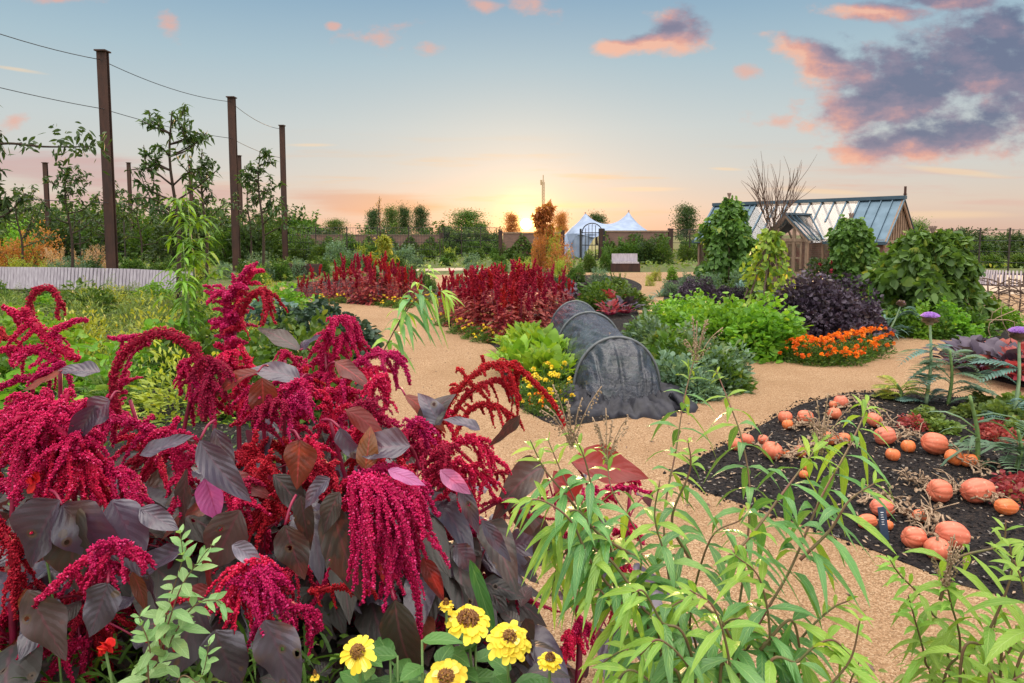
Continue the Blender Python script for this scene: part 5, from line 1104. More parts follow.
# blue slate label on its stake
b = gp(887, 541); r = thing('plant_label', 'blue slate plant label on a stick among the nearest squashes', 'plant label', tuple(b)); g = G(); c = b+[-.01, 0, 0]
zt = at(881, 507, b[1])[2]; beam(g, c+[.0, 0, 0], c+[-.03, .0, zt], .045, .006, (0, 1, 0)); g.build('plate', 'label', r)
g = G(); rs = random.Random(4)
for k in range(6):
    z = zt*(.5+.07*k); x = c[0]-.03*z/zt; beam(g, (x-.012, c[1]-.0055, z), (x+rs.uniform(.0, .012), c[1]-.0055, z+.001), .002, .006, (0, 1, 0))
g.build('writing', 'white', r)
# low plants in the squash bed at right
KLe = Kind(mk_fluff('lf_herb', 'lettuce', .22, .2, 500, .07, .05, .3, PR_ROUND, .2), 2); KPk = Kind(mk_fluff('lf_redspot', 'red_lettuce', .2, .2, 420, .06, .035, .3, PR_ROUND, .2), 2)
for px, py, top in [(925, 420, 410), (940, 432, 420), (965, 415, 405), (1000, 422, 404), (1015, 412, 396), (1022, 436, 420), (985, 408, 396)]: putg(KLe, .22, px, py, top, 'lettuce', 'low yellow green salad plant', 'at upper right of the squash bed', 'salad plant', None, 1.3)
for px, py, top in [(917, 428, 420), (998, 440, 428), (1012, 500, 484), (1022, 492, 476), (1008, 428, 418), (992, 432, 424)]: putg(KPk, .2, px, py, top, 'red_lettuce', 'low reddish salad plant', 'at right of the squash bed', 'salad plant', None, 1.3)
def cardoon(px, py, top, label, head=None, n=10, L=.5, seed=1, lm='lf_blue', leafy=1):
    rs = np.random.default_rng(seed); b = gp(px, py); r = thing('cardoon' if head else 'leek_plant', label, 'cardoon' if head else 'leek', tuple(b)); g = G(); T = at(*top, b[1]); path = spl([b, b*.5+T*.5+[.03, 0, 0], T], 12); tube(g, path, np.linspace(.019, .011, 12), 8); g.build('stem', 'greenstem' if not head else 'stalkgreen', r)
    g = G(); i = rs.integers(0, 9, n); P = path[i]; a = rs.random(n)*6.28; D = nrmz(np.stack([np.cos(a), np.sin(a)*.6, .9*rs.random(n)+.25], 1))
    for k in range(n):
        LL = L*rs.uniform(.6, 1.1); dr = rs.uniform(.5, 1.1)
        if leafy:   # deeply cut leaf: midrib with paired lobes
            t = np.linspace(.12, 1, 13); q = P[k]+D[k]*(LL*t)[:, None]; q[:, 2] -= dr*LL*t*t*.8; q[:, 2] = np.maximum(q[:, 2], .03); tube(g, np.vstack([P[k], q]), np.linspace(.005, .0015, 14), 4)
            S = nrmz(np.cross(D[k], [0, 0, 1])); w = LL*.36*np.sin(np.pi*np.clip(t, .05, .97))**.8
            for s_ in (-1, 1): leaves(g, q, nrmz(S*s_+D[k]*.7), [0, 0, 1], w, w*.26, PR_LANCE, .35, .1)
        else: leaves(g, P[k], D[k], [0, 0, 1], LL, .035, PR_STRAP, dr, .25)
    g.build('foliage', lm, r)
    if head:
        h = G(); c = T; m = 90; u = rdir(m); u[:, 2] = np.abs(u[:, 2])*1.0-.35; u = nrmz(u); leaves(h, c+u*[.045, .045, .045], nrmz(u+[0, 0, .9]), u, .05, .035, PR_LANCE, 0, .1); blobs(h, [c+[0, 0, .0]], .05); hb = h.build('flower_head', 'scale', r)
        h = G(); m = 700; a = rs.random(m)*6.28; q = np.sqrt(rs.random(m)); u = nrmz(np.stack([np.cos(a)*q*1.0, np.sin(a)*q*1.0, 1.15-q*.6], 1)); leaves(h, c+[0, 0, .03]+u*[.03, .03, .01], u, rdir(m), head, .006, ([0, 1], [1, .6]), .1); h.build('florets', 'petal_v', hb if False else r)
    return r
M['stalkgreen'] = solid('pale_green_stalk', (.30, .42, .24), (.2, .32, .17), .6, 20)
cardoon(926, 404, (930, 322), 'tall cardoon with a violet thistle head at upper right bed', .075, 9, .42, 2)
cardoon(1012, 425, (1019, 338), 'tall cardoon with violet thistle head cut by the right edge', .075, 9, .45, 3)
cardoon(884, 338, (901, 305), 'cardoon with a small bronze bud before the climbing mound', .03, 8, .5, 9)
cardoon(948, 405, (950, 350), 'pale stalked leafy artichoke beside the taller thistle', None, 12, .5, 4, 'lf_grey')
cardoon(977, 468, (970, 396), 'spindly leek plant with arching leaves right of the squash row', None, 12, .5, 5, 'lf_grey', 0)
cardoon(1016, 470, (1018, 430), 'grey green cut leaved artichoke at the right edge of the bed', None, 9, .5, 6, 'lf_grey')
cardoon(900, 400, (897, 384), 'yellow green drooping leaf rosette at the top of the bed', None, 12, .4, 7, 'lf_yel')
# ============================================================ LEFT HERB BED
KF = Kind(mk_fluff('lf_herb', 'feathery_herb', .7, .4, 1500, .13, .012, .4, PR_LANCE, shell=.3), 4); KN = Kind(mk_fluff('lf_bright', 'nasturtium', .4, .4, 700, .065, .065, .3, PR_ROUND, shell=.6), 3); KG2 = Kind(mk_fluff('lf_mid', 'leafy_herb', .5, .35, 900, .10, .05, .35, PR_LANCE), 3); KSv = Kind(mk_fluff('lf_blue', 'courgette_plant', .5, .42, 420, .13, .10, .3, PR_OVATE, .12, shell=.6), 2); KYe = Kind(mk_fluff('lf_yel', 'yellow_herb', .5, .35, 1100, .07, .018, .4, PR_LANCE, shell=.3), 3)
rs = random.Random(8)
rows = [(298, 288, 24), (312, 294, 28), (328, 304, 34), (350, 316, 42), (378, 334, 52), (410, 356, 64)]
for ri, (py, tp, stp) in enumerate(rows):
    px = -30+rs.random()*stp
    lim = 292 if ri < 2 else 300 if ri < 4 else 330
    while px < lim:
        k, nm, ds = rs.choice([(KF, 'feathery_herb', 'feathery green herb'), (KF, 'feathery_herb', 'feathery green herb'), (KF, 'feathery_herb', 'feathery green herb'), (KG2, 'leafy_herb', 'mid green leafy herb'), (KG2, 'leafy_herb', 'mid green leafy herb'), (KYe, 'yellow_herb', 'fine yellowish herb'), (KYe, 'yellow_herb', 'fine yellowish herb'), (KSv, 'courgette_plant', 'blue green broad leaved plant'), (KN, 'nasturtium', 'round leaved trailing plant')])
        H0 = {'feathery_herb': .7, 'leafy_herb': .5, 'yellow_herb': .5, 'courgette_plant': .5, 'nasturtium': .4}[nm]
        w = ['just before the pale bench', 'second row from pale bench', 'third row from pale bench', 'fourth row from pale bench', 'behind the big amaranths', 'low behind big amaranths'][ri]
        putg(k, H0, px, py+rs.uniform(-3, 3), tp-rs.uniform(-4, 9), nm, ds, w, 'herb', ds+'s', 1.15); px += stp*rs.uniform(.8, 1.15)
g = G(); n = 26000; Q = scatter_px([(-250, 300), (290, 296), (335, 322), (366, 375), (400, 460), (470, 590), (500, 660), (500, 720), (-400, 720), (-400, 400)], n); n = len(Q)
leaves(g, np.column_stack([Q, .02+.16*rng.random(n)]), rdir(n, .7), rdir(n, 1), .07, .022, PR_SIMPLE, .4); tag(g.build('ground_cover', 'lf_mid'), 'low tangled green undergrowth covering the left bed', 'ground cover', kind='stuff')
g = G(); n = 24000; P = np.column_stack([rng.uniform(-75, 60, n), rng.uniform(24, 75, n)]); P = P[(P[:, 0] < -4) | (P[:, 1] > 33)]; P = P[~((P[:, 0] > 9) & (P[:, 1] < 31))]; n = len(P)
leaves(g, np.column_stack([P, .05+.15*rng.random(n)]), rdir(n, .8), rdir(n, 1), .35, .12, PR_SIMPLE, .4); tag(g.build('rough_grass', 'lf_herb'), 'rough grass and weeds across the far garden', 'grass', kind='stuff')
# ============================================================ FOREGROUND AMARANTHS
rs4 = np.random.default_rng(77)
GR = np.array([0, 0, -1.])
def plume(parent, pts, Y, r=.017, side=14, sl=.13, mat='plume', droop=1.0, spread=1.0, tip=.4, Ys=None, rb=.0028, upright=0., zone=(0, .8)):
    """main tassel along px points (depth Y), with side tassels that leave it and droop"""
    n = len(pts); Ys = Ys or [Y]*n
    P = [at(x, y, yy) for (x, y), yy in zip(pts, Ys)]
    path = spl(P, 26); r = r*.80; side = int(side*1.35); path[1:-1] += np.cumsum(rs4.normal(size=(24, 3))*.0016, 0); g = G(); rope(g, path, r, rb, 1.0, tip)
    T = nrmz(np.gradient(path, axis=0))
    for k in range(side):
        i = int(25*(zone[0]+(zone[1]-zone[0])*((k+rs4.random()*.8)/side))); q = path[i]; d = rs4.normal(size=3); d -= T[i]*d.dot(T[i]); d = nrmz(d)
        d = nrmz(d*spread*[1, 1, .7]+T[i]*.5+[0, 0, upright]); L = sl*rs4.uniform(.55, 1.15)*(1-.35*i/25)
        tt = np.linspace(0, 1, 9)[:, None]; p = q+d*L*tt; p = p+GR*droop*L*.85*tt**2.1
        p += np.cumsum(rs4.normal(size=(9, 3))*.0022, 0); rope(g, p, r*rs4.uniform(.42, .85), rb, rs4.uniform(.7, 1.0), .25)
    return g.build('flower_plume', mat, parent)
def big_leaf(g, p, d, nrm, L, W, rnd=None, droop=.3, curl=.0, wave=.03, fold=.1, prof=PR_OVATE):
    leaves(g, [p], [d], [nrm], L, W, prof, droop, fold, rnd, curl, wave, True)
def amaranth(px, Y, label, stems, ymin, leafn=46, seed=1, ext=.38, zt=1.45):
    rs = np.random.default_rng(seed); b = np.array([(px-512)/F*Y, Y, 0.]); r = thing('amaranth', label, 'amaranth', tuple(b), 'tall purple leaved amaranths in the foreground')
    g = G(); S = []
    for (tx, ty, ty_Y) in stems:
        T = at(tx, ty, ty_Y); s = b+[rs.normal()*.05, rs.normal()*.05, 0]; path = spl([s, s*.6+T*.4+[rs.normal()*.04, rs.normal()*.04, .04], T], 18); tube(g, path, np.linspace(.015, .006, 18), 7); S.append(path)
    g.build('stem', 'redstem', r)
    gs = {k: G() for k in ('lf_am', 'lf_amd', 'lf_amr')}; gp_ = G()
    for k in range(leafn):
        path = S[k % len(S)]; i = int(rs.uniform(.22, .93)*17); q = path[i]; a = rs.random()*6.28; d = np.array([math.cos(a), math.sin(a)*.9-.15, rs.uniform(-.1, .7)]); d = nrmz(d)
        L = rs.uniform(.10, .21)*(1.15-.4*i/17); pl = rs.uniform(.05, .16); e = q+d*pl; tube(gp_, spl([q, (q+e)/2+[0, 0, .012], e], 5), [.0035, .003, .003, .0028, .0025], 5)
        d2 = nrmz(d*[1, 1, .35]+[rs.normal()*.3, rs.normal()*.3, rs.uniform(-.5, .25)]); nm = nrmz(np.array([rs.normal()*.45, rs.normal()*.35-.35, 1.]))
        m = rs.choice(['lf_am', 'lf_am', 'lf_am', 'lf_amd', 'lf_amd', 'lf_amr' if rs.random() < .55 else 'lf_am'])
        big_leaf(gs[m], e, d2, nm, L, L*rs.uniform(.5, .64), None, rs.uniform(.15, .7), rs.uniform(-.35, .2), .07, rs.uniform(.02, .18))
    # denser lower storey
    for k in range(int(leafn*.7)):
        a = rs.random()*6.28; z = rs.uniform(.25, .95); q = b+[math.cos(a)*ext*rs.uniform(.3, 1), math.sin(a)*ext*rs.uniform(.2, .8), z]; d = nrmz(np.array([math.cos(a), math.sin(a)-.3, rs.uniform(-.4, .3)])); L = rs.uniform(.16, .27)
        e0 = b+[0, 0, z-.1]; e0 = np.array(S[k % len(S)][int(np.clip(z/1.5*17, 0, 17))]); tube(gp_, spl([e0, (e0+q)/2+[0, 0, .03], q], 6), .003, 5)
        m = rs.choice(['lf_amd', 'lf_am', 'lf_amd']); big_leaf(gs[m], q, d, nrmz(np.array([rs.normal()*.3, -.6+rs.normal()*.3, .8])), L, L*.62, None, .6, -.1, .035, .06)
    for k, g in gs.items():
        if g.n: o = g.build('foliage', k, r, True)
    gp_.build('leaf_stalks', 'redstem', r)
    # small fill tassels inside
    for k in range(int(leafn*.5)):
        path = S[k % len(S)]; i = int(rs.uniform(.45, 1)*17); q = path[i]; a = rs.random()*6.28; d = nrmz(np.array([math.cos(a), math.sin(a)-.4, rs.uniform(0, 1.)])); g = G()
        L = rs.uniform(.11, .25); tt = np.linspace(0, 1, 9)[:, None]; rope(g, q+d*L*tt+GR*L*.7*tt**2, rs.uniform(.008, .013), .0028, 1., .4)
        for j in range(rs.integers(5, 11)):
            w0 = q+d*L*rs.uniform(0, .6); d3 = nrmz(d+rs.normal(size=3)*.7); L3 = L*rs.uniform(.3, .7); rope(g, w0+d3*L3*tt+GR*L3*.6*tt**2, rs.uniform(.007, .011), .0028, 1., .4)
        g.build('flower_plume', 'plume' if rs.random() < .6 else 'plumed', r)
    return r
A1 = amaranth(30, 1.95, 'big purple leaved amaranth at the far left with rounded hanging crimson head', [(60, 360, 2.1), (15, 400, 1.9), (70, 420, 1.8), (100, 540, 1.7), (-40, 430, 1.9)], 300, 64, 21)
plume(A1, [(100, 440), (62, 408), (30, 402), (5, 425), (-12, 470)], 1.75, .018, 26, .15, spread=1.0)
plume(A1, [(75, 450), (45, 418), (30, 440), (22, 500)], 1.68, .018, 24, .14)
plume(A1, [(60, 425), (70, 440), (80, 470), (84, 510)], 1.72, .015, 16, .13)
plume(A1, [(78, 360), (50, 340), (26, 318), (2, 306)], 2.0, .019, 4, .10, zone=(.5, 1))
plume(A1, [(60, 362), (40, 352), (15, 350), (-8, 352)], 2.0, .017, 7, .09)
plume(A1, [(58, 358), (55, 335), (70, 325), (88, 322)], 2.02, .013, 4, .07)
plume(A1, [(62, 362), (45, 372), (20, 378), (0, 388)], 1.98, .013, 5, .08)
plume(A1, [(40, 330), (30, 308), (36, 292), (50, 288), (62, 300), (60, 320)], 2.35, .014, 5, .06, 'plumed')
plume(A1, [(5, 340), (-2, 330), (-12, 318)], 2.3, .014, 5, .09, 'plumed')
plume(A1, [(118, 548), (95, 555), (70, 575), (48, 595), (34, 608)], 1.5, .012, 9, .10, zone=(0, .5))
plume(A1, [(95, 562), (115, 548), (130, 555), (142, 575)], 1.5, .012, 8, .08)
plume(A1, [(95, 560), (105, 545), (120, 538), (126, 546)], 1.48, .012, 4, .06)
plume(A1, [(-5, 520), (5, 540), (8, 570), (6, 600)], 1.6, .016, 8, .1, 'plumed')
A2 = amaranth(170, 2.25, 'tall amaranth with a thick arching crimson tassel left of centre', [(195, 375, 2.3), (130, 400, 2.2), (215, 420, 2.1), (150, 440, 2.05), (180, 520, 1.9)], 300, 60, 22)
plume(A2, [(207, 388), (196, 352), (172, 334), (148, 336), (124, 354), (112, 385), (118, 418)], 2.1, .020, 3, .05, 'plumed', tip=.6, zone=(.05, .3))
plume(A2, [(205, 385), (212, 360), (205, 380), (205, 420)], 2.12, .016, 10, .12, 'plumed')
plume(A2, [(150, 345), (132, 338), (108, 336)], 2.15, .012, 4, .06)
plume(A2, [(115, 430), (112, 405), (122, 380), (130, 362)], 2.2, .015, 9, .09, droop=.4, upright=.5)
plume(A2, [(165, 440), (150, 428), (120, 418), (98, 428)], 2.0, .015, 10, .10)
plume(A2, [(130, 520), (112, 500), (100, 470), (118, 455)], 1.8, .015, 12, .12)
plume(A2, [(188, 500), (180, 470), (172, 440), (180, 420)], 1.9, .016, 12, .11, 'plume')
plume(A2, [(95, 480), (120, 470), (135, 490), (138, 530)], 1.75, .015, 12, .12)
A3 = amaranth(250, 2.3, 'tallest amaranth, its fan shaped crimson crown rising highest beside the path', [(235, 330, 2.4), (262, 400, 2.2), (285, 360, 2.4), (225, 440, 2.1), (270, 470, 1.9)], 300, 60, 23)
plume(A3, [(232, 352), (228, 328), (232, 295), (258, 262)], 2.4, .018, 20, .14, droop=.55, upright=.45, spread=1.1)
plume(A3, [(230, 335), (226, 310), (222, 290), (205, 290)], 2.4, .015, 12, .11, 'plume', droop=.6, upright=.3)
plume(A3, [(236, 330), (245, 300), (262, 288), (268, 300), (262, 325)], 2.38, .013, 9, .10, 'plumed')
plume(A3, [(232, 340), (240, 300), (252, 276), (265, 272)], 2.42, .014, 12, .11, droop=.5, upright=.5)
plume(A3, [(240, 400), (236, 370), (228, 350), (215, 345)], 2.36, .018, 14, .12, droop=.8)
plume(A3, [(245, 420), (242, 395), (248, 368), (240, 345)], 2.3, .017, 12, .11, droop=.7)
plume(A3, [(200, 392), (195, 375), (185, 360), (180, 370), (180, 395)], 2.3, .014, 8, .09)
plume(A3, [(255, 560), (250, 570), (240, 590), (222, 600)], 1.5, .013, 20, .11, spread=1.2, rb=.0031)
plume(A3, [(240, 590), (250, 575), (262, 568), (275, 590), (290, 625)], 1.48, .013, 20, .10, spread=1.1, rb=.0031)
plume(A3, [(285, 600), (300, 610), (312, 618), (322, 630)], 1.55, .011, 6, .07)
plume(A3, [(160, 645), (162, 620), (175, 602), (195, 598)], 1.45, .010, 6, .05, 'plumed')
plume(A3, [(262, 500), (256, 480), (250, 455), (256, 430)], 1.95, .017, 16, .12, 'plumed', droop=.9)
plume(A3, [(275, 520), (268, 500), (262, 470), (270, 450)], 1.85, .015, 14, .12, 'plumed', droop=1.1)
A4 = amaranth(350, 2.35, 'amaranth with arching crimson plumes leaning over the path edge', [(325, 350, 2.6), (350, 390, 2.5), (385, 430, 2.3), (330, 420, 2.2), (430, 430, 2.3), (400, 520, 2.0)], 300, 62, 24)
plume(A4, [(322, 385), (324, 355), (330, 330), (342, 318), (356, 325), (360, 342)], 2.6, .018, 16, .12, spread=.8)
plume(A4, [(330, 380), (335, 350), (345, 335), (350, 350)], 2.6, .016, 12, .12)
plume(A4, [(318, 390), (300, 370), (285, 352), (280, 358)], 2.65, .013, 8, .09)
plume(A4, [(340, 388), (362, 362), (388, 356), (404, 366), (410, 385)], 2.4, .016, 9, .10, zone=(0, .7))
plume(A4, [(335, 400), (350, 378), (372, 368), (392, 372)], 2.42, .015, 12, .11)
plume(A4, [(325, 430), (330, 405), (345, 390), (365, 392)], 2.35, .016, 14, .11)
plume(A4, [(345, 440), (362, 425), (385, 418), (405, 425)], 2.25, .015, 12, .10)
plume(A4, [(300, 450), (295, 420), (300, 395), (312, 385)], 2.3, .015, 12, .10, 'plume', upright=.3)
plume(A4, [(352, 475), (368, 485), (385, 510), (405, 560), (418, 600), (420, 645)], 1.62, .016, 10, .17, zone=(.0, .5), tip=.3)
plume(A4, [(360, 480), (362, 500), (360, 535), (362, 580)], 1.62, .016, 8, .15, droop=1.2)
plume(A4, [(372, 480), (395, 495), (405, 530), (402, 575)], 1.60, .015, 8, .14, droop=1.2)
plume(A4, [(365, 478), (395, 480), (418, 490), (430, 525)], 1.64, .015, 8, .14, droop=1.2)
plume(A4, [(358, 475), (390, 468), (415, 480), (440, 515)], 1.68, .013, 8, .10, droop=1.2)
plume(A4, [(310, 590), (335, 588), (355, 594), (375, 600)], 1.7, .010, 3, .06, 'plumed')
plume(A4, [(300, 560), (285, 580), (280, 610)], 1.75, .012, 8, .08, 'plumed')
A5 = amaranth(440, 2.3, 'right hand amaranth with long arching plume reaching over the gravel', [(440, 430, 2.5), (425, 470, 2.3), (470, 470, 2.4), (480, 520, 2.2), (440, 560, 2.1)], 300, 50, 25, .3)
plume(A5, [(436, 450), (446, 410), (466, 378), (498, 362), (522, 372), (543, 395), (557, 415), (561, 428)], 2.3, .015, 8, .12, 'plumed', zone=(.2, .55), tip=.35)
plume(A5, [(450, 420), (470, 392), (495, 382), (512, 390), (520, 400)], 2.3, .013, 8, .09, 'plumed')
plume(A5, [(452, 440), (470, 408), (490, 402), (505, 410), (512, 425)], 2.28, .013, 8, .09, 'plumed')
plume(A5, [(420, 470), (428, 440), (440, 418), (452, 412)], 2.3, .015, 12, .11)
plume(A5, [(430, 480), (450, 450), (475, 440), (492, 455), (508, 470)], 2.2, .014, 16, .11)
plume(A5, [(440, 500), (465, 470), (485, 478), (500, 500)], 2.15, .012, 12, .10)
plume(A5, [(425, 490), (440, 470), (458, 465), (475, 480)], 2.1, .013, 12, .10)
plume(A5, [(446, 600), (470, 590), (500, 594), (530, 600), (565, 612)], 2.2, .008, 14, .04, 'plumed', spread=.8)
plume(A5, [(480, 505), (500, 500), (520, 512), (560, 520)], 2.3, .008, 9, .05, 'plumed', spread=.8)
A6 = amaranth(600, 2.35, 'low fallen amaranth stem lying behind the lemony shrub on the path', [(560, 505, 2.4), (630, 490, 2.4)], 500, 10, 26, .2)
plume(A6, [(520, 510), (560, 500), (600, 492), (630, 488), (652, 492)], 2.4, .011, 22, .06, 'plume', spread=.9, droop=.3, upright=.3)
plume(A6, [(575, 515), (605, 500), (625, 478), (640, 486)], 2.42, .012, 14, .06, 'plume', upright=.3)
plume(A6, [(490, 470), (510, 474), (530, 478)], 2.5, .010, 8, .05, 'plumed')
for k in range(16):
    px, py = rs4.uniform(225, 450), rs4.uniform(385, 500); dx = rs4.uniform(-38, 38); Yl = np.interp(py, [380, 500], [2.15, 1.75]); par = (A3, A4, A5)[min(2, int((px-225)/80))]
    plume(par, [(px, py+22), (px+dx*.3, py), (px+dx*.8, py-8), (px+dx*1.2, py+18)], Yl, .013, 9, .09, ('plume', 'plumed')[k % 2])
# hero leaves of these plants (px, py tip base, length px): own colours as in the photo
def hero(parent, base, tip, Y, wpx, mat, face=(0, -.8, .6), label=None, bow=.08, dY=0., prof=PR_OVATE, stalk=None):
    a = at(*base, Y); b = at(*tip, Y+dY); d = b-a; L = np.linalg.norm(d); g = G(); n = 1
    ts, ws = np.array(prof[0]), np.array(prof[1]); ts2 = np.linspace(0, 1, 15); pr = (list(ts2), list(np.interp(ts2, ts, ws)))
    leaves(g, [a], [d], [face], L, wpx/F*Y*.9, pr, bow+.06*random.random(), random.uniform(.02, .2), random.random(), random.uniform(-.3, .1), .05, True)
    o = g.build('leaf', mat, parent, True)
    if label: o['label'] = label
    if stalk: g = G(); s = at(*stalk, Y+.05); tube(g, spl([s, (s+a)/2+[0, 0, .01], a], 7), .0035, 6); g.build('leaf_stalk', 'redstem', parent)
hero(A3, (200, 440), (236, 505), 1.6, 34, 'lf_am', (.3, -1, .4), None, stalk=(215, 420))
hero(A2, (205, 478), (218, 517), 1.62, 30, 'lf_amp', (.2, -1, .3), 'bright pinkish mauve leaf', stalk=(220, 462))
hero(A4, (410, 446), (352, 446), 1.7, 40, 'lf_am', (0, -1, .9), None, stalk=(420, 470))
hero(A4, (365, 470), (372, 425), 1.68, 26, 'lf_amr', (.1, -1, .3), 'bronze orange young leaf', stalk=(360, 480))
hero(A4, (340, 428), (356, 465), 1.7, 22, 'lf_am', (-.5, -1, .4), None, stalk=(322, 420))
hero(A4, (300, 440), (296, 485), 1.75, 40, 'lf_amr', (.1, -1, .2), 'rust orange leaf', stalk=(290, 430))
hero(A5, (480, 430), (444, 412), 1.9, 16, 'lf_am', (.2, -.6, 1), None)
hero(A5, (405, 395), (450, 425), 2.2, 22, 'lf_amr', (0, -.6, 1), 'yellow brown leaf', stalk=(398, 388))
hero(A5, (440, 425), (422, 388), 2.1, 26, 'lf_am', (.5, -1, .2), None)
hero(A5, (420, 430), (445, 385), 2.12, 30, 'lf_amd', (-.3, -1, .2), None)
hero(A5, (520, 415), (492, 448), 2.0, 16, 'lf_amd', (.8, -1, .2), None)
hero(A6, (572, 462), (649, 466), 2.1, 44, 'lf_mar', (0, -1, .8), 'large upright maroon leaf', bow=-.02, stalk=(590, 490))
hero(A6, (575, 500), (555, 470), 2.15, 34, 'lf_mar', (0, -1, .5), None)
hero(A6, (545, 520), (535, 560), 2.2, 18, 'lf_amd', (.2, -1, .4), None)
hero(A3, (300, 380), (250, 358), 2.2, 28, 'lf_am', (0, -1, 1), None, stalk=(310, 375))
hero(A3, (300, 350), (256, 318), 2.3, 22, 'lf_amd', (0, -.6, 1), None, stalk=(312, 352))
hero(A3, (298, 350), (322, 330), 2.32, 16, 'lf_am', (0, -.6, 1), None)
hero(A4, (335, 362), (372, 382), 2.2, 24, 'lf_amr', (0, -.8, 1), 'rust brown leaf', stalk=(325, 372))
hero(A3, (258, 372), (205, 384), 2.1, 20, 'lf_amr', (0, -.8, 1), 'long copper coloured leaf', stalk=(268, 366))
hero(A3, (262, 378), (266, 420), 2.05, 32, 'lf_amr', (.2, -1, .2), None)
hero(A1, (110, 400), (78, 428), 1.75, 34, 'lf_am', (.2, -1, .6), None, stalk=(120, 392))
hero(A1, (60, 372), (12, 392), 1.9, 18, 'lf_amr', (0, -.8, 1), 'bronze curved leaf', stalk=(72, 372))
hero(A2, (100, 372), (55, 366), 1.9, 22, 'lf_am', (0, -.6, 1), None)
hero(A2, (95, 405), (75, 440), 1.7, 26, 'lf_am', (.5, -1, .4), None)
hero(A2, (140, 455), (195, 438), 1.75, 22, 'lf_am', (0, -.7, 1), None)
hero(A1, (62, 505), (118, 560), 1.55, 62, 'lf_am', (.1, -1, .4), None, stalk=(50, 490))
hero(A1, (60, 500), (15, 560), 1.52, 62, 'lf_am', (-.1, -1, .4), None)
hero(A1, (70, 500), (72, 585), 1.56, 66, 'lf_amd', (.0, -1, .3), None)
hero(A1, (108, 583), (92, 630), 1.45, 46, 'lf_am', (.1, -1, .4), None, stalk=(110, 570))
hero(A1, (28, 590), (60, 655), 1.5, 50, 'lf_amd', (.0, -1, .4), None)
hero(A2, (140, 508), (176, 530), 1.6, 26, 'lf_am', (.1, -1, .6), None)
hero(A2, (112, 500), (150, 560), 1.6, 52, 'lf_am', (.1, -1, .4), None)
hero(A2, (240, 510), (208, 570), 1.6, 50, 'lf_amd', (.2, -1, .2), None)
hero(A2, (200, 600), (170, 668), 1.45, 60, 'lf_am', (.1, -1, .3), None)
hero(A2, (215, 630), (235, 690), 1.42, 58, 'lf_am', (.1, -1, .3), None)
hero(A3, (265, 620), (300, 690), 1.42, 56, 'lf_am', (.1, -1, .3), None)
hero(A3, (285, 525), (300, 575), 1.6, 40, 'lf_amd', (.1, -1, .2), 'ragged brown green leaf', stalk=(296, 495))
hero(A4, (330, 500), (355, 600), 1.62, 46, 'lf_amd', (.1, -1, .2), None)
hero(A4, (395, 600), (402, 690), 1.5, 46, 'lf_amd', (.1, -1, .2), None, stalk=(385, 580))
hero(A3, (232, 545), (268, 560), 1.5, 22, 'lf_am', (0, -1, .8), None)
hero(A4, (330, 478), (300, 500), 1.62, 22, 'lf_am', (0, -1, .8), None)
hero(A4, (340, 492), (318, 530), 1.6, 26, 'lf_amd', (0, -1, .5), None)
hero(A5, (460, 485), (480, 530), 2.0, 20, 'lf_am', (.4, -1, .3), None)
hero(A5, (482, 520), (508, 560), 1.9, 18, 'lf_am', (.4, -1, .3), None)
hero(A5, (455, 545), (478, 570), 1.9, 26, 'lf_am', (0, -1, .6), None)
hero(A5, (470, 560), (498, 640), 1.8, 18, 'lf_zin', (.5, -1, .2), 'narrow olive leaf')
hero(A5, (440, 470), (470, 495), 1.8, 20, 'lf_amp', (0, -1, .5), 'mauve pink leaf')
hero(A4, (388, 470), (425, 484), 1.6, 18, 'lf_amp', (0, -.8, 1), 'mauve pink folded leaf')
for k in range(30):
    px, py = rs4.uniform(5, 430), rs4.uniform(395, 640); a = rs4.uniform(-.4, 1.9); L = rs4.uniform(34, 62); par = [A1, A2, A3, A4][min(3, int(px/115))]
    Yl = np.interp(py, [395, 640], [1.95, 1.48]); hero(par, (px, py), (px+L*math.cos(a)*rs4.choice([-1, 1]), py+L*math.sin(a)), Yl, L*rs4.uniform(.38, .52), ['lf_am', 'lf_amr', 'lf_amd', 'lf_am', 'lf_mar'][rs4.integers(0, 5)], (rs4.normal()*.5, -.8, rs4.uniform(.1, 1.1)), None, bow=.15)
# thick magenta side stems reaching right
g = G(); P = [at(x, y, 2.25) for x, y in ((420, 620), (440, 585), (470, 582), (510, 592), (560, 612))]; tube(g, spl(P, 20), np.linspace(.008, .003, 20), 6); P = [at(x, y, 2.3) for x, y in ((455, 525), (480, 512), (505, 500), (540, 498), (600, 500))]; tube(g, spl(P, 20), np.linspace(.008, .004, 20), 6)
g.build('side_stem', 'redstem', A5)
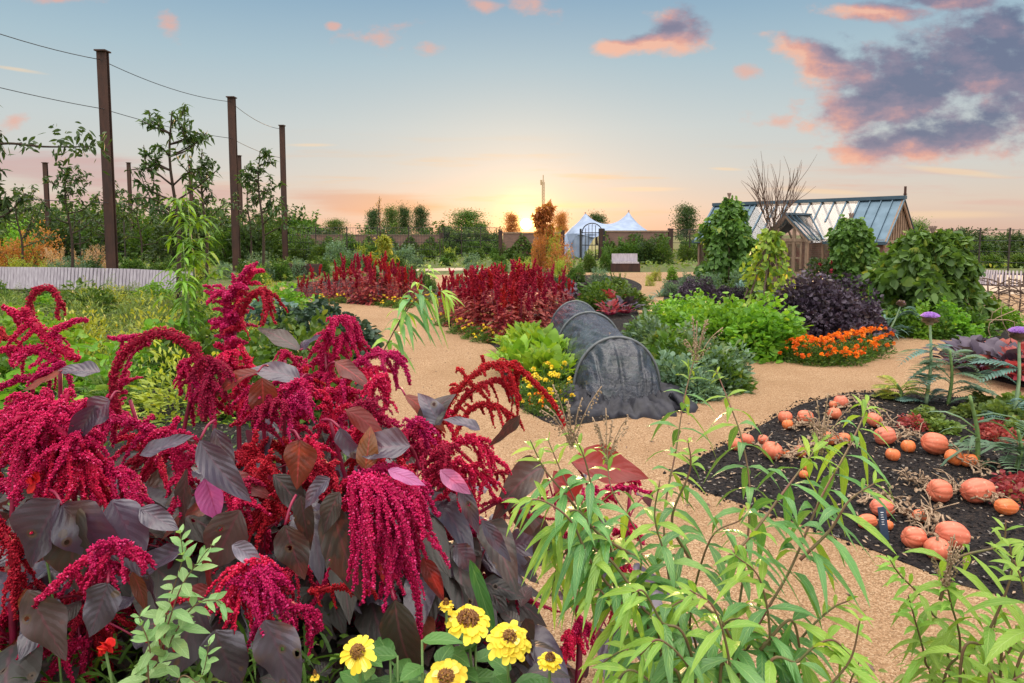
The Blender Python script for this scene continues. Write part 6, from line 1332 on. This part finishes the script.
# ============================================================ LEMON SCENTED SHRUBS
def shrub(label, base, stems, ll=.095, seed=1, mat='lf_verb', name='lemony_shrub', every=.047, whorl=3, rmul=1.0, dr=(.5, 1.1), wr=.205, group='lemony shrubs in the foreground'):
    rs = np.random.default_rng(seed); r = thing(name, label, 'shrub', tuple(base), group); g = G(); gl = G(); gt = G(); gf = None; base = np.array(base)
    for st in stems:
        Y = st[0]; fl = st[2] if len(st) > 2 else ''; P = [at(x, y, Y[0]+(Y[1]-Y[0])*i/(len(st[1])-1)) if isinstance(Y, tuple) else at(x, y, Y) for i, (x, y) in enumerate(st[1])]
        if 'b' not in fl: P = [base+[rs.normal()*.04, rs.normal()*.03, 0]]+P
        path = spl(P, 44); Ls = np.linalg.norm(np.diff(path, axis=0), axis=1); cum = np.concatenate([[0], np.cumsum(Ls)]); tot = cum[-1]
        tube(g, path, np.linspace(.0033, .0012, 44)*rmul, 6)
        s = max(.12, tot-.75) if 'b' not in fl else tot*.12; a0 = rs.random()*6.28
        while s < tot:
            i = min(42, np.searchsorted(cum, s)-1); q = path[i]+(path[i+1]-path[i])*((s-cum[i])/max(Ls[i], 1e-6)); T = nrmz(path[i+1]-path[i]); rel = (tot-s)
            A = nrmz(np.cross(T, [.3, .2, 1.])); B = np.cross(T, A); sz = ll*(.4+.6*min(1, rel/.14))*rs.uniform(.8, 1.15)
            for w_ in range(whorl):
                a = a0+w_*6.283/whorl+rs.normal()*.15; d = nrmz(A*math.cos(a)+B*math.sin(a)+T*(.35 if rel > .08 else 1.0))
                top = rel < .09
                leaves(gt if (top or rs.random() < .2) else gl, [q], [d], [T*.5+[0, -.45, .8]], sz*rs.uniform(.85, 1.2), sz*wr, PR_LANCE, rs.uniform(*dr)*(.6 if top else 1), .16, None, -.05, .03)
            a0 += 1.05; s += every*rs.uniform(.8, 1.2)*(.5 if rel < .08 else 1)
        if 'f' in fl:   # dry flower spray at the tip
            gf = G()
            q = path[-1]; 
            for k in range(7):
                d = nrmz(np.array([rs.normal()*.5, rs.normal()*.3, 1.])); L = rs.uniform(.04, .11); p = spl([q-[0, 0, .03], q+d*L*.5, q+d*L], 6); tube(gf, p, .0012, 4); t = rs.random((26, 1)); blobs(gf, p[0]+(p[-1]-p[0])*t+rs.normal(size=(26, 3))*.0022, .0026)
            gf.build('dry_flower_spray', 'deadstem', r)
    g.build('stem', 'verbstem', r)
    if gl.n: gl.build('foliage', mat, r, True)
    if gt.n: gt.build('young_leaves', 'lf_verby' if mat == 'lf_verb' else mat, r, True)
    return r
shrub('wide lemony shrub at bottom centre, its left branch carrying a drooping leafy tuft', (.22, 1.15, 0), [
 ((1.2, 1.35), [(650, 700), (620, 600), (590, 530), (565, 480), (548, 440)]), (1.3, [(655, 690), (625, 590), (600, 520), (585, 460), (572, 432)], 'f'),
 ((1.2, 1.45), [(660, 690), (640, 600), (640, 540), (612, 490), (607, 450)], 'f'), (1.25, [(640, 560), (600, 535), (575, 510), (555, 530), (545, 560)], 'b'), (1.22, [(620, 600), (590, 560), (570, 520), (540, 500), (515, 505)], 'b'),
 (1.2, [(655, 640), (620, 620), (600, 590), (590, 600)], 'b'), (1.15, [(680, 720), (650, 660), (625, 650), (600, 665)], 'b'),
 ((1.2, 1.3), [(640, 600), (610, 560), (580, 545), (560, 560), (552, 590)], 'b'), (1.3, [(600, 540), (570, 500), (545, 470), (530, 440)], 'b')], .098, 31)
shrub('lemony shrub with two tall stems standing against the tunnel and squash bed', (.36, 1.3, 0), [
 ((1.35, 1.7), [(690, 700), (672, 600), (664, 520), (676, 450), (684, 400), (696, 352)], 'f'), ((1.35, 1.7), [(720, 700), (740, 600), (750, 500), (742, 440), (728, 400), (716, 370)]), (1.4, [(700, 690), (690, 620), (710, 540), (740, 520), (760, 500)], ''),
 (1.35, [(690, 560), (672, 520), (690, 470), (688, 440)], 'b'), (1.25, [(660, 690), (680, 620), (670, 570), (655, 520), (660, 480)], ''),
 (1.25, [(700, 700), (710, 650), (730, 620), (760, 625)], 'b')], .092, 32)
shrub('lemony shrub with the long stem leaning right across the squash bed', (.50, 1.15, 0), [
 ((1.15, 1.5), [(740, 720), (752, 640), (790, 570), (820, 500), (845, 455), (862, 420), (868, 400)]), ((1.15, 1.4), [(724, 560), (750, 537), (785, 490), (806, 462), (822, 440)], 'bf'),
 (1.15, [(760, 700), (770, 640), (760, 580), (735, 555)], ''), (1.2, [(770, 690), (800, 640), (830, 610), (850, 600)], ''), (1.2, [(800, 560), (830, 530), (850, 500), (880, 480)], 'b'),
 (1.15, [(740, 660), (720, 620), (690, 600), (665, 610)], 'b'), (1.15, [(760, 650), (790, 620), (800, 650), (805, 690)], 'b')], .105, 33)
shrub('lemony shrub low at the bottom with lush dark drooping leaves', (.42, 1.05, 0), [
 (1.05, [(700, 720), (690, 670), (660, 640), (640, 655)]), (1.05, [(720, 720), (730, 670), (715, 610), (690, 590)]), (1.05, [(690, 720), (660, 690), (630, 670), (610, 690)]), (1.1, [(760, 720), (800, 660), (830, 640), (850, 655)]),
 (1.05, [(800, 760), (820, 700), (850, 660), (860, 620)]), (1.1, [(700, 700), (660, 620), (640, 590), (625, 620)])], .105, 34)
shrub('pale green spreading shrub at bottom right in front of squash bed', (.85, 1.25, 0), [
 (1.35, [(930, 720), (925, 660), (915, 620), (908, 595)]), (1.3, [(940, 720), (960, 650), (950, 600), (945, 575)], 'f'), (1.35, [(960, 700), (990, 640), (1000, 600)], ''), (1.4, [(950, 680), (930, 610), (900, 575), (890, 560)], ''), (1.3, [(980, 720), (990, 680), (1010, 650), (1020, 640)]), (1.3, [(870, 720), (850, 690), (860, 660)])], .085, 35, 'lf_verby', every=.034)
shrub('lemony shrub at the right edge rising in front of squash bed', (.95, 1.15, 0), [
 (1.2, [(960, 700), (985, 640), (1003, 600), (1012, 570), (1010, 545)]), (1.15, [(1010, 720), (1030, 640), (1024, 590), (1014, 560)]), (1.3, [(940, 600), (955, 560), (1000, 545), (1006, 520)], 'b'), (1.2, [(1000, 700), (1010, 650), (1040, 610)], ''), (1.12, [(990, 720), (1000, 690), (1030, 670)], '')], .1, 36, 'lf_verby')
shrub('slender leafy shoot hanging over the path near centre left', (-.62, 2.9, 0), [(3.1, [(383, 352), (400, 320), (420, 282), (430, 268)], 'b'), (3.1, [(395, 330), (415, 300), (436, 290), (452, 300)], 'b')], .14, 37, 'lf_verb', every=.05, dr=(.8, 1.4), group=None)
shrub('pale grey green sprig climbing in front of purple leaves at lower left', (-.62, 1.2, 0), [
 (1.3, [(150, 720), (158, 660), (170, 600), (182, 560), (180, 530)]), (1.25, [(150, 700), (150, 650), (140, 620), (142, 610)]), (1.28, [(160, 650), (180, 590), (200, 560), (212, 545)], 'b'), (1.3, [(160, 660), (190, 610), (215, 600), (225, 610)], 'b'), (1.25, [(170, 720), (200, 680), (210, 640)], '')], .055, 38, 'lf_sprig', 'pale_sprig', .030, 2, .6, (.1, .5), .40, None)
# ============================================================ ZINNIAS
def zinnia(px, py, Y, rp, label, rows=3, tiltx=0., seed=1, ybase=.05, lv=6, face=.45, eye=.42):
    rs = np.random.default_rng(seed); c = at(px, py, Y); b = np.array([c[0]+rs.normal()*.03, Y+ybase, 0]); r = thing('zinnia', label, 'flower', tuple(b), 'yellow zinnias at the bottom of the photo')
    nrm = nrmz(np.array([tiltx, -face, 1-.3*face])); R0 = rp/F*Y; g = G(); stem = spl([b, b*.3+c*.7+[0, 0, -.02], c-nrm*.012], 14); tube(g, stem, np.linspace(.004, .0032, 14), 7); g.build('stem', 'greenstem', r)
    A = nrmz(np.cross(nrm, [1, 0, .01])); B = np.cross(nrm, A); g = G()
    for k in range(rows):
        n = 17-2*k; a = np.arange(n)*6.283/n+k*.4+rs.normal(size=n)*.06; el = .05+.32*k/rows; D = A*np.cos(a)[:, None]+B*np.sin(a)[:, None]; Dn = nrmz(D+nrm*el); L = R0*(.80-.18*k)
        leaves(g, c+D*R0*.22+nrm*(.004*k), Dn, nrm+D*.0, L*(1+.08*rs.normal(size=n)), R0*.36, ([0, .3, .7, .93, 1], [.35, .75, 1, .85, .4]), rs.uniform(.05, .35, n), .12, None, -.12, .05)
    fh = g.build('flower_head', 'petal_y', r, True); g = G(); n = 160; q = np.sqrt(rs.random(n)); a = rs.random(n)*6.28; P = c+(A*np.cos(a)[:, None]+B*np.sin(a)[:, None])*(q*R0*eye)[:, None]+nrm*(.004+.014*(1-q**2))[:, None]
    blobs(g, P, R0*.07, None, np.broadcast_to(nrm, P.shape), 1.6); g.build('disc', 'eye', fh)
    g = G(); n = lv
    for k in range(n):
        t = .35+.6*k/n; q = stem[int(t*13)]; s_ = 1 if k % 2 else -1; a = k*1.57+rs.random(); leaves(g, [q], [[math.cos(a), math.sin(a)*.7, .35]], [0, -.3, 1], .095*(1.1-.3*t), .042, ([0, .2, .45, .75, 1], [.5, .9, 1, .6, .03]), .35, .14, None, -.1, .04)
    g.build('foliage', 'lf_zin', r, True); return r
zinnia(358, 652, 1.40, 18, 'single row bright yellow zinnia, leftmost flower at bottom of the bed', 1, -.1, 1, face=.75)
zinnia(446, 678, 1.36, 22, 'yellow zinnia cut by the bottom edge between two others', 3, 0, 2, face=.6)
zinnia(468, 620, 1.55, 23, 'pale yellow zinnia with a dark brown centre, facing away up', 2, .1, 3, face=.25, eye=.5)
zinnia(509, 639, 1.45, 23, 'full golden zinnia with brown cone, largest beside the gravel', 4, .1, 4, face=.5, eye=.4)
zinnia(550, 660, 1.42, 13, 'small lemon zinnia standing rightmost over the gravel', 2, 0, 5, face=.15)
zinnia(446, 605, 1.55, 8, 'tiny half open yellow zinnia bud above the others', 2, 0, 6, face=.1, lv=4)
zinnia(315, 677, 1.40, 5, 'tiny greenish zinnia bud at the left of the yellow flowers', 1, 0, 7, face=.1, lv=5)
r = thing('zinnia_foliage_plant', 'leafy green zinnia shoots without flowers filling around the yellow blooms', 'plant', (-.15, 1.5, 0)); g = G(); gs = G(); rs = np.random.default_rng(9)
for k in range(26):
    px = rs.uniform(330, 520); Y = rs.uniform(1.4, 1.75); T = at(px, rs.uniform(640, 700), Y); b = np.array([T[0], Y, 0]); tube(gs, [b, (b+T)/2, T], .003, 5)
    for j in range(7): a = j*1.9+k; leaves(g, [b+(T-b)*(.6+.4*j/6)], [[math.cos(a), math.sin(a)*.8, .4]], [0, -.2, 1], rs.uniform(.06, .11), .04, PR_OVATE, .3, .14, None, -.1, .04)
gs.build('stem', 'greenstem', r); g.build('foliage', 'lf_zin', r, True)
def redflower(px, py, Y, s, label, mat='petal_r'):
    c = at(px, py, Y); r = thing('red_flower', label, 'flower', (c[0], Y+.05, 0)); g = G(); tube(g, spl([(c[0], Y+.05, 0), (c[0]+.02, Y+.03, c[2]*.6), tuple(c)], 8), .003, 5); g.build('stem', 'greenstem', r)
    g = G(); n = 14; d = rdir(n, .4); leaves(g, np.repeat([c], n, 0), nrmz(d+[0, -.5, .2]), [0, -1, .3], s, s*.8, PR_PETAL, .2, .1, None, .2, .1); g.build('flower_head', mat, r, True)
redflower(33, 480, 1.62, .028, 'scarlet orange flower glimpsed behind the left hanging plume')
redflower(105, 648, 1.4, .025, 'dull orange red flower low among purple leaves')
# grass and low weeds at the bottom left
def low_patch(name, label, cat, x0, x1, Y0, Y1, n, zmax, mat, L, W, prof, up, kind=None, zmin=.02):
    g = G(); P = np.column_stack([rng.uniform(x0, x1, n), rng.uniform(Y0, Y1, n), rng.random(n)**1.2*(zmax-zmin)+zmin]); leaves(g, P, rdir(n, up), rdir(n, .8), L*(.6+.7*rng.random(n)), W, prof, .5, .1); return tag(g.build(name, mat), label, cat, kind=kind or 'stuff')
low_patch('grass', 'lush green grass and weeds at the bottom left under purple leaves', 'grass', -1.6, -.45, 1.0, 1.9, 5200, .62, 'lf_mid', .16, .010, PR_STRAP, 1.2)
low_patch('weeds', 'feathery green weeds among the grass at bottom left', 'weeds', -1.9, -.5, 1.2, 2.2, 3000, .6, 'lf_bright', .05, .016, PR_LANCE, .5)
low_patch('undergrowth', 'dark tangled undergrowth beneath the foreground amaranths', 'undergrowth', -1.9, .05, 1.3, 2.6, 3600, .55, 'lf_amd', .12, .05, PR_OVATE, .2)
low_patch('low_weeds', 'scattered pale low weeds at the path edge below lemony shrubs', 'weeds', .35, 2.2, 1.5, 2.35, 1700, .22, 'lf_herb', .05, .014, PR_LANCE, .6)
finish_labels()
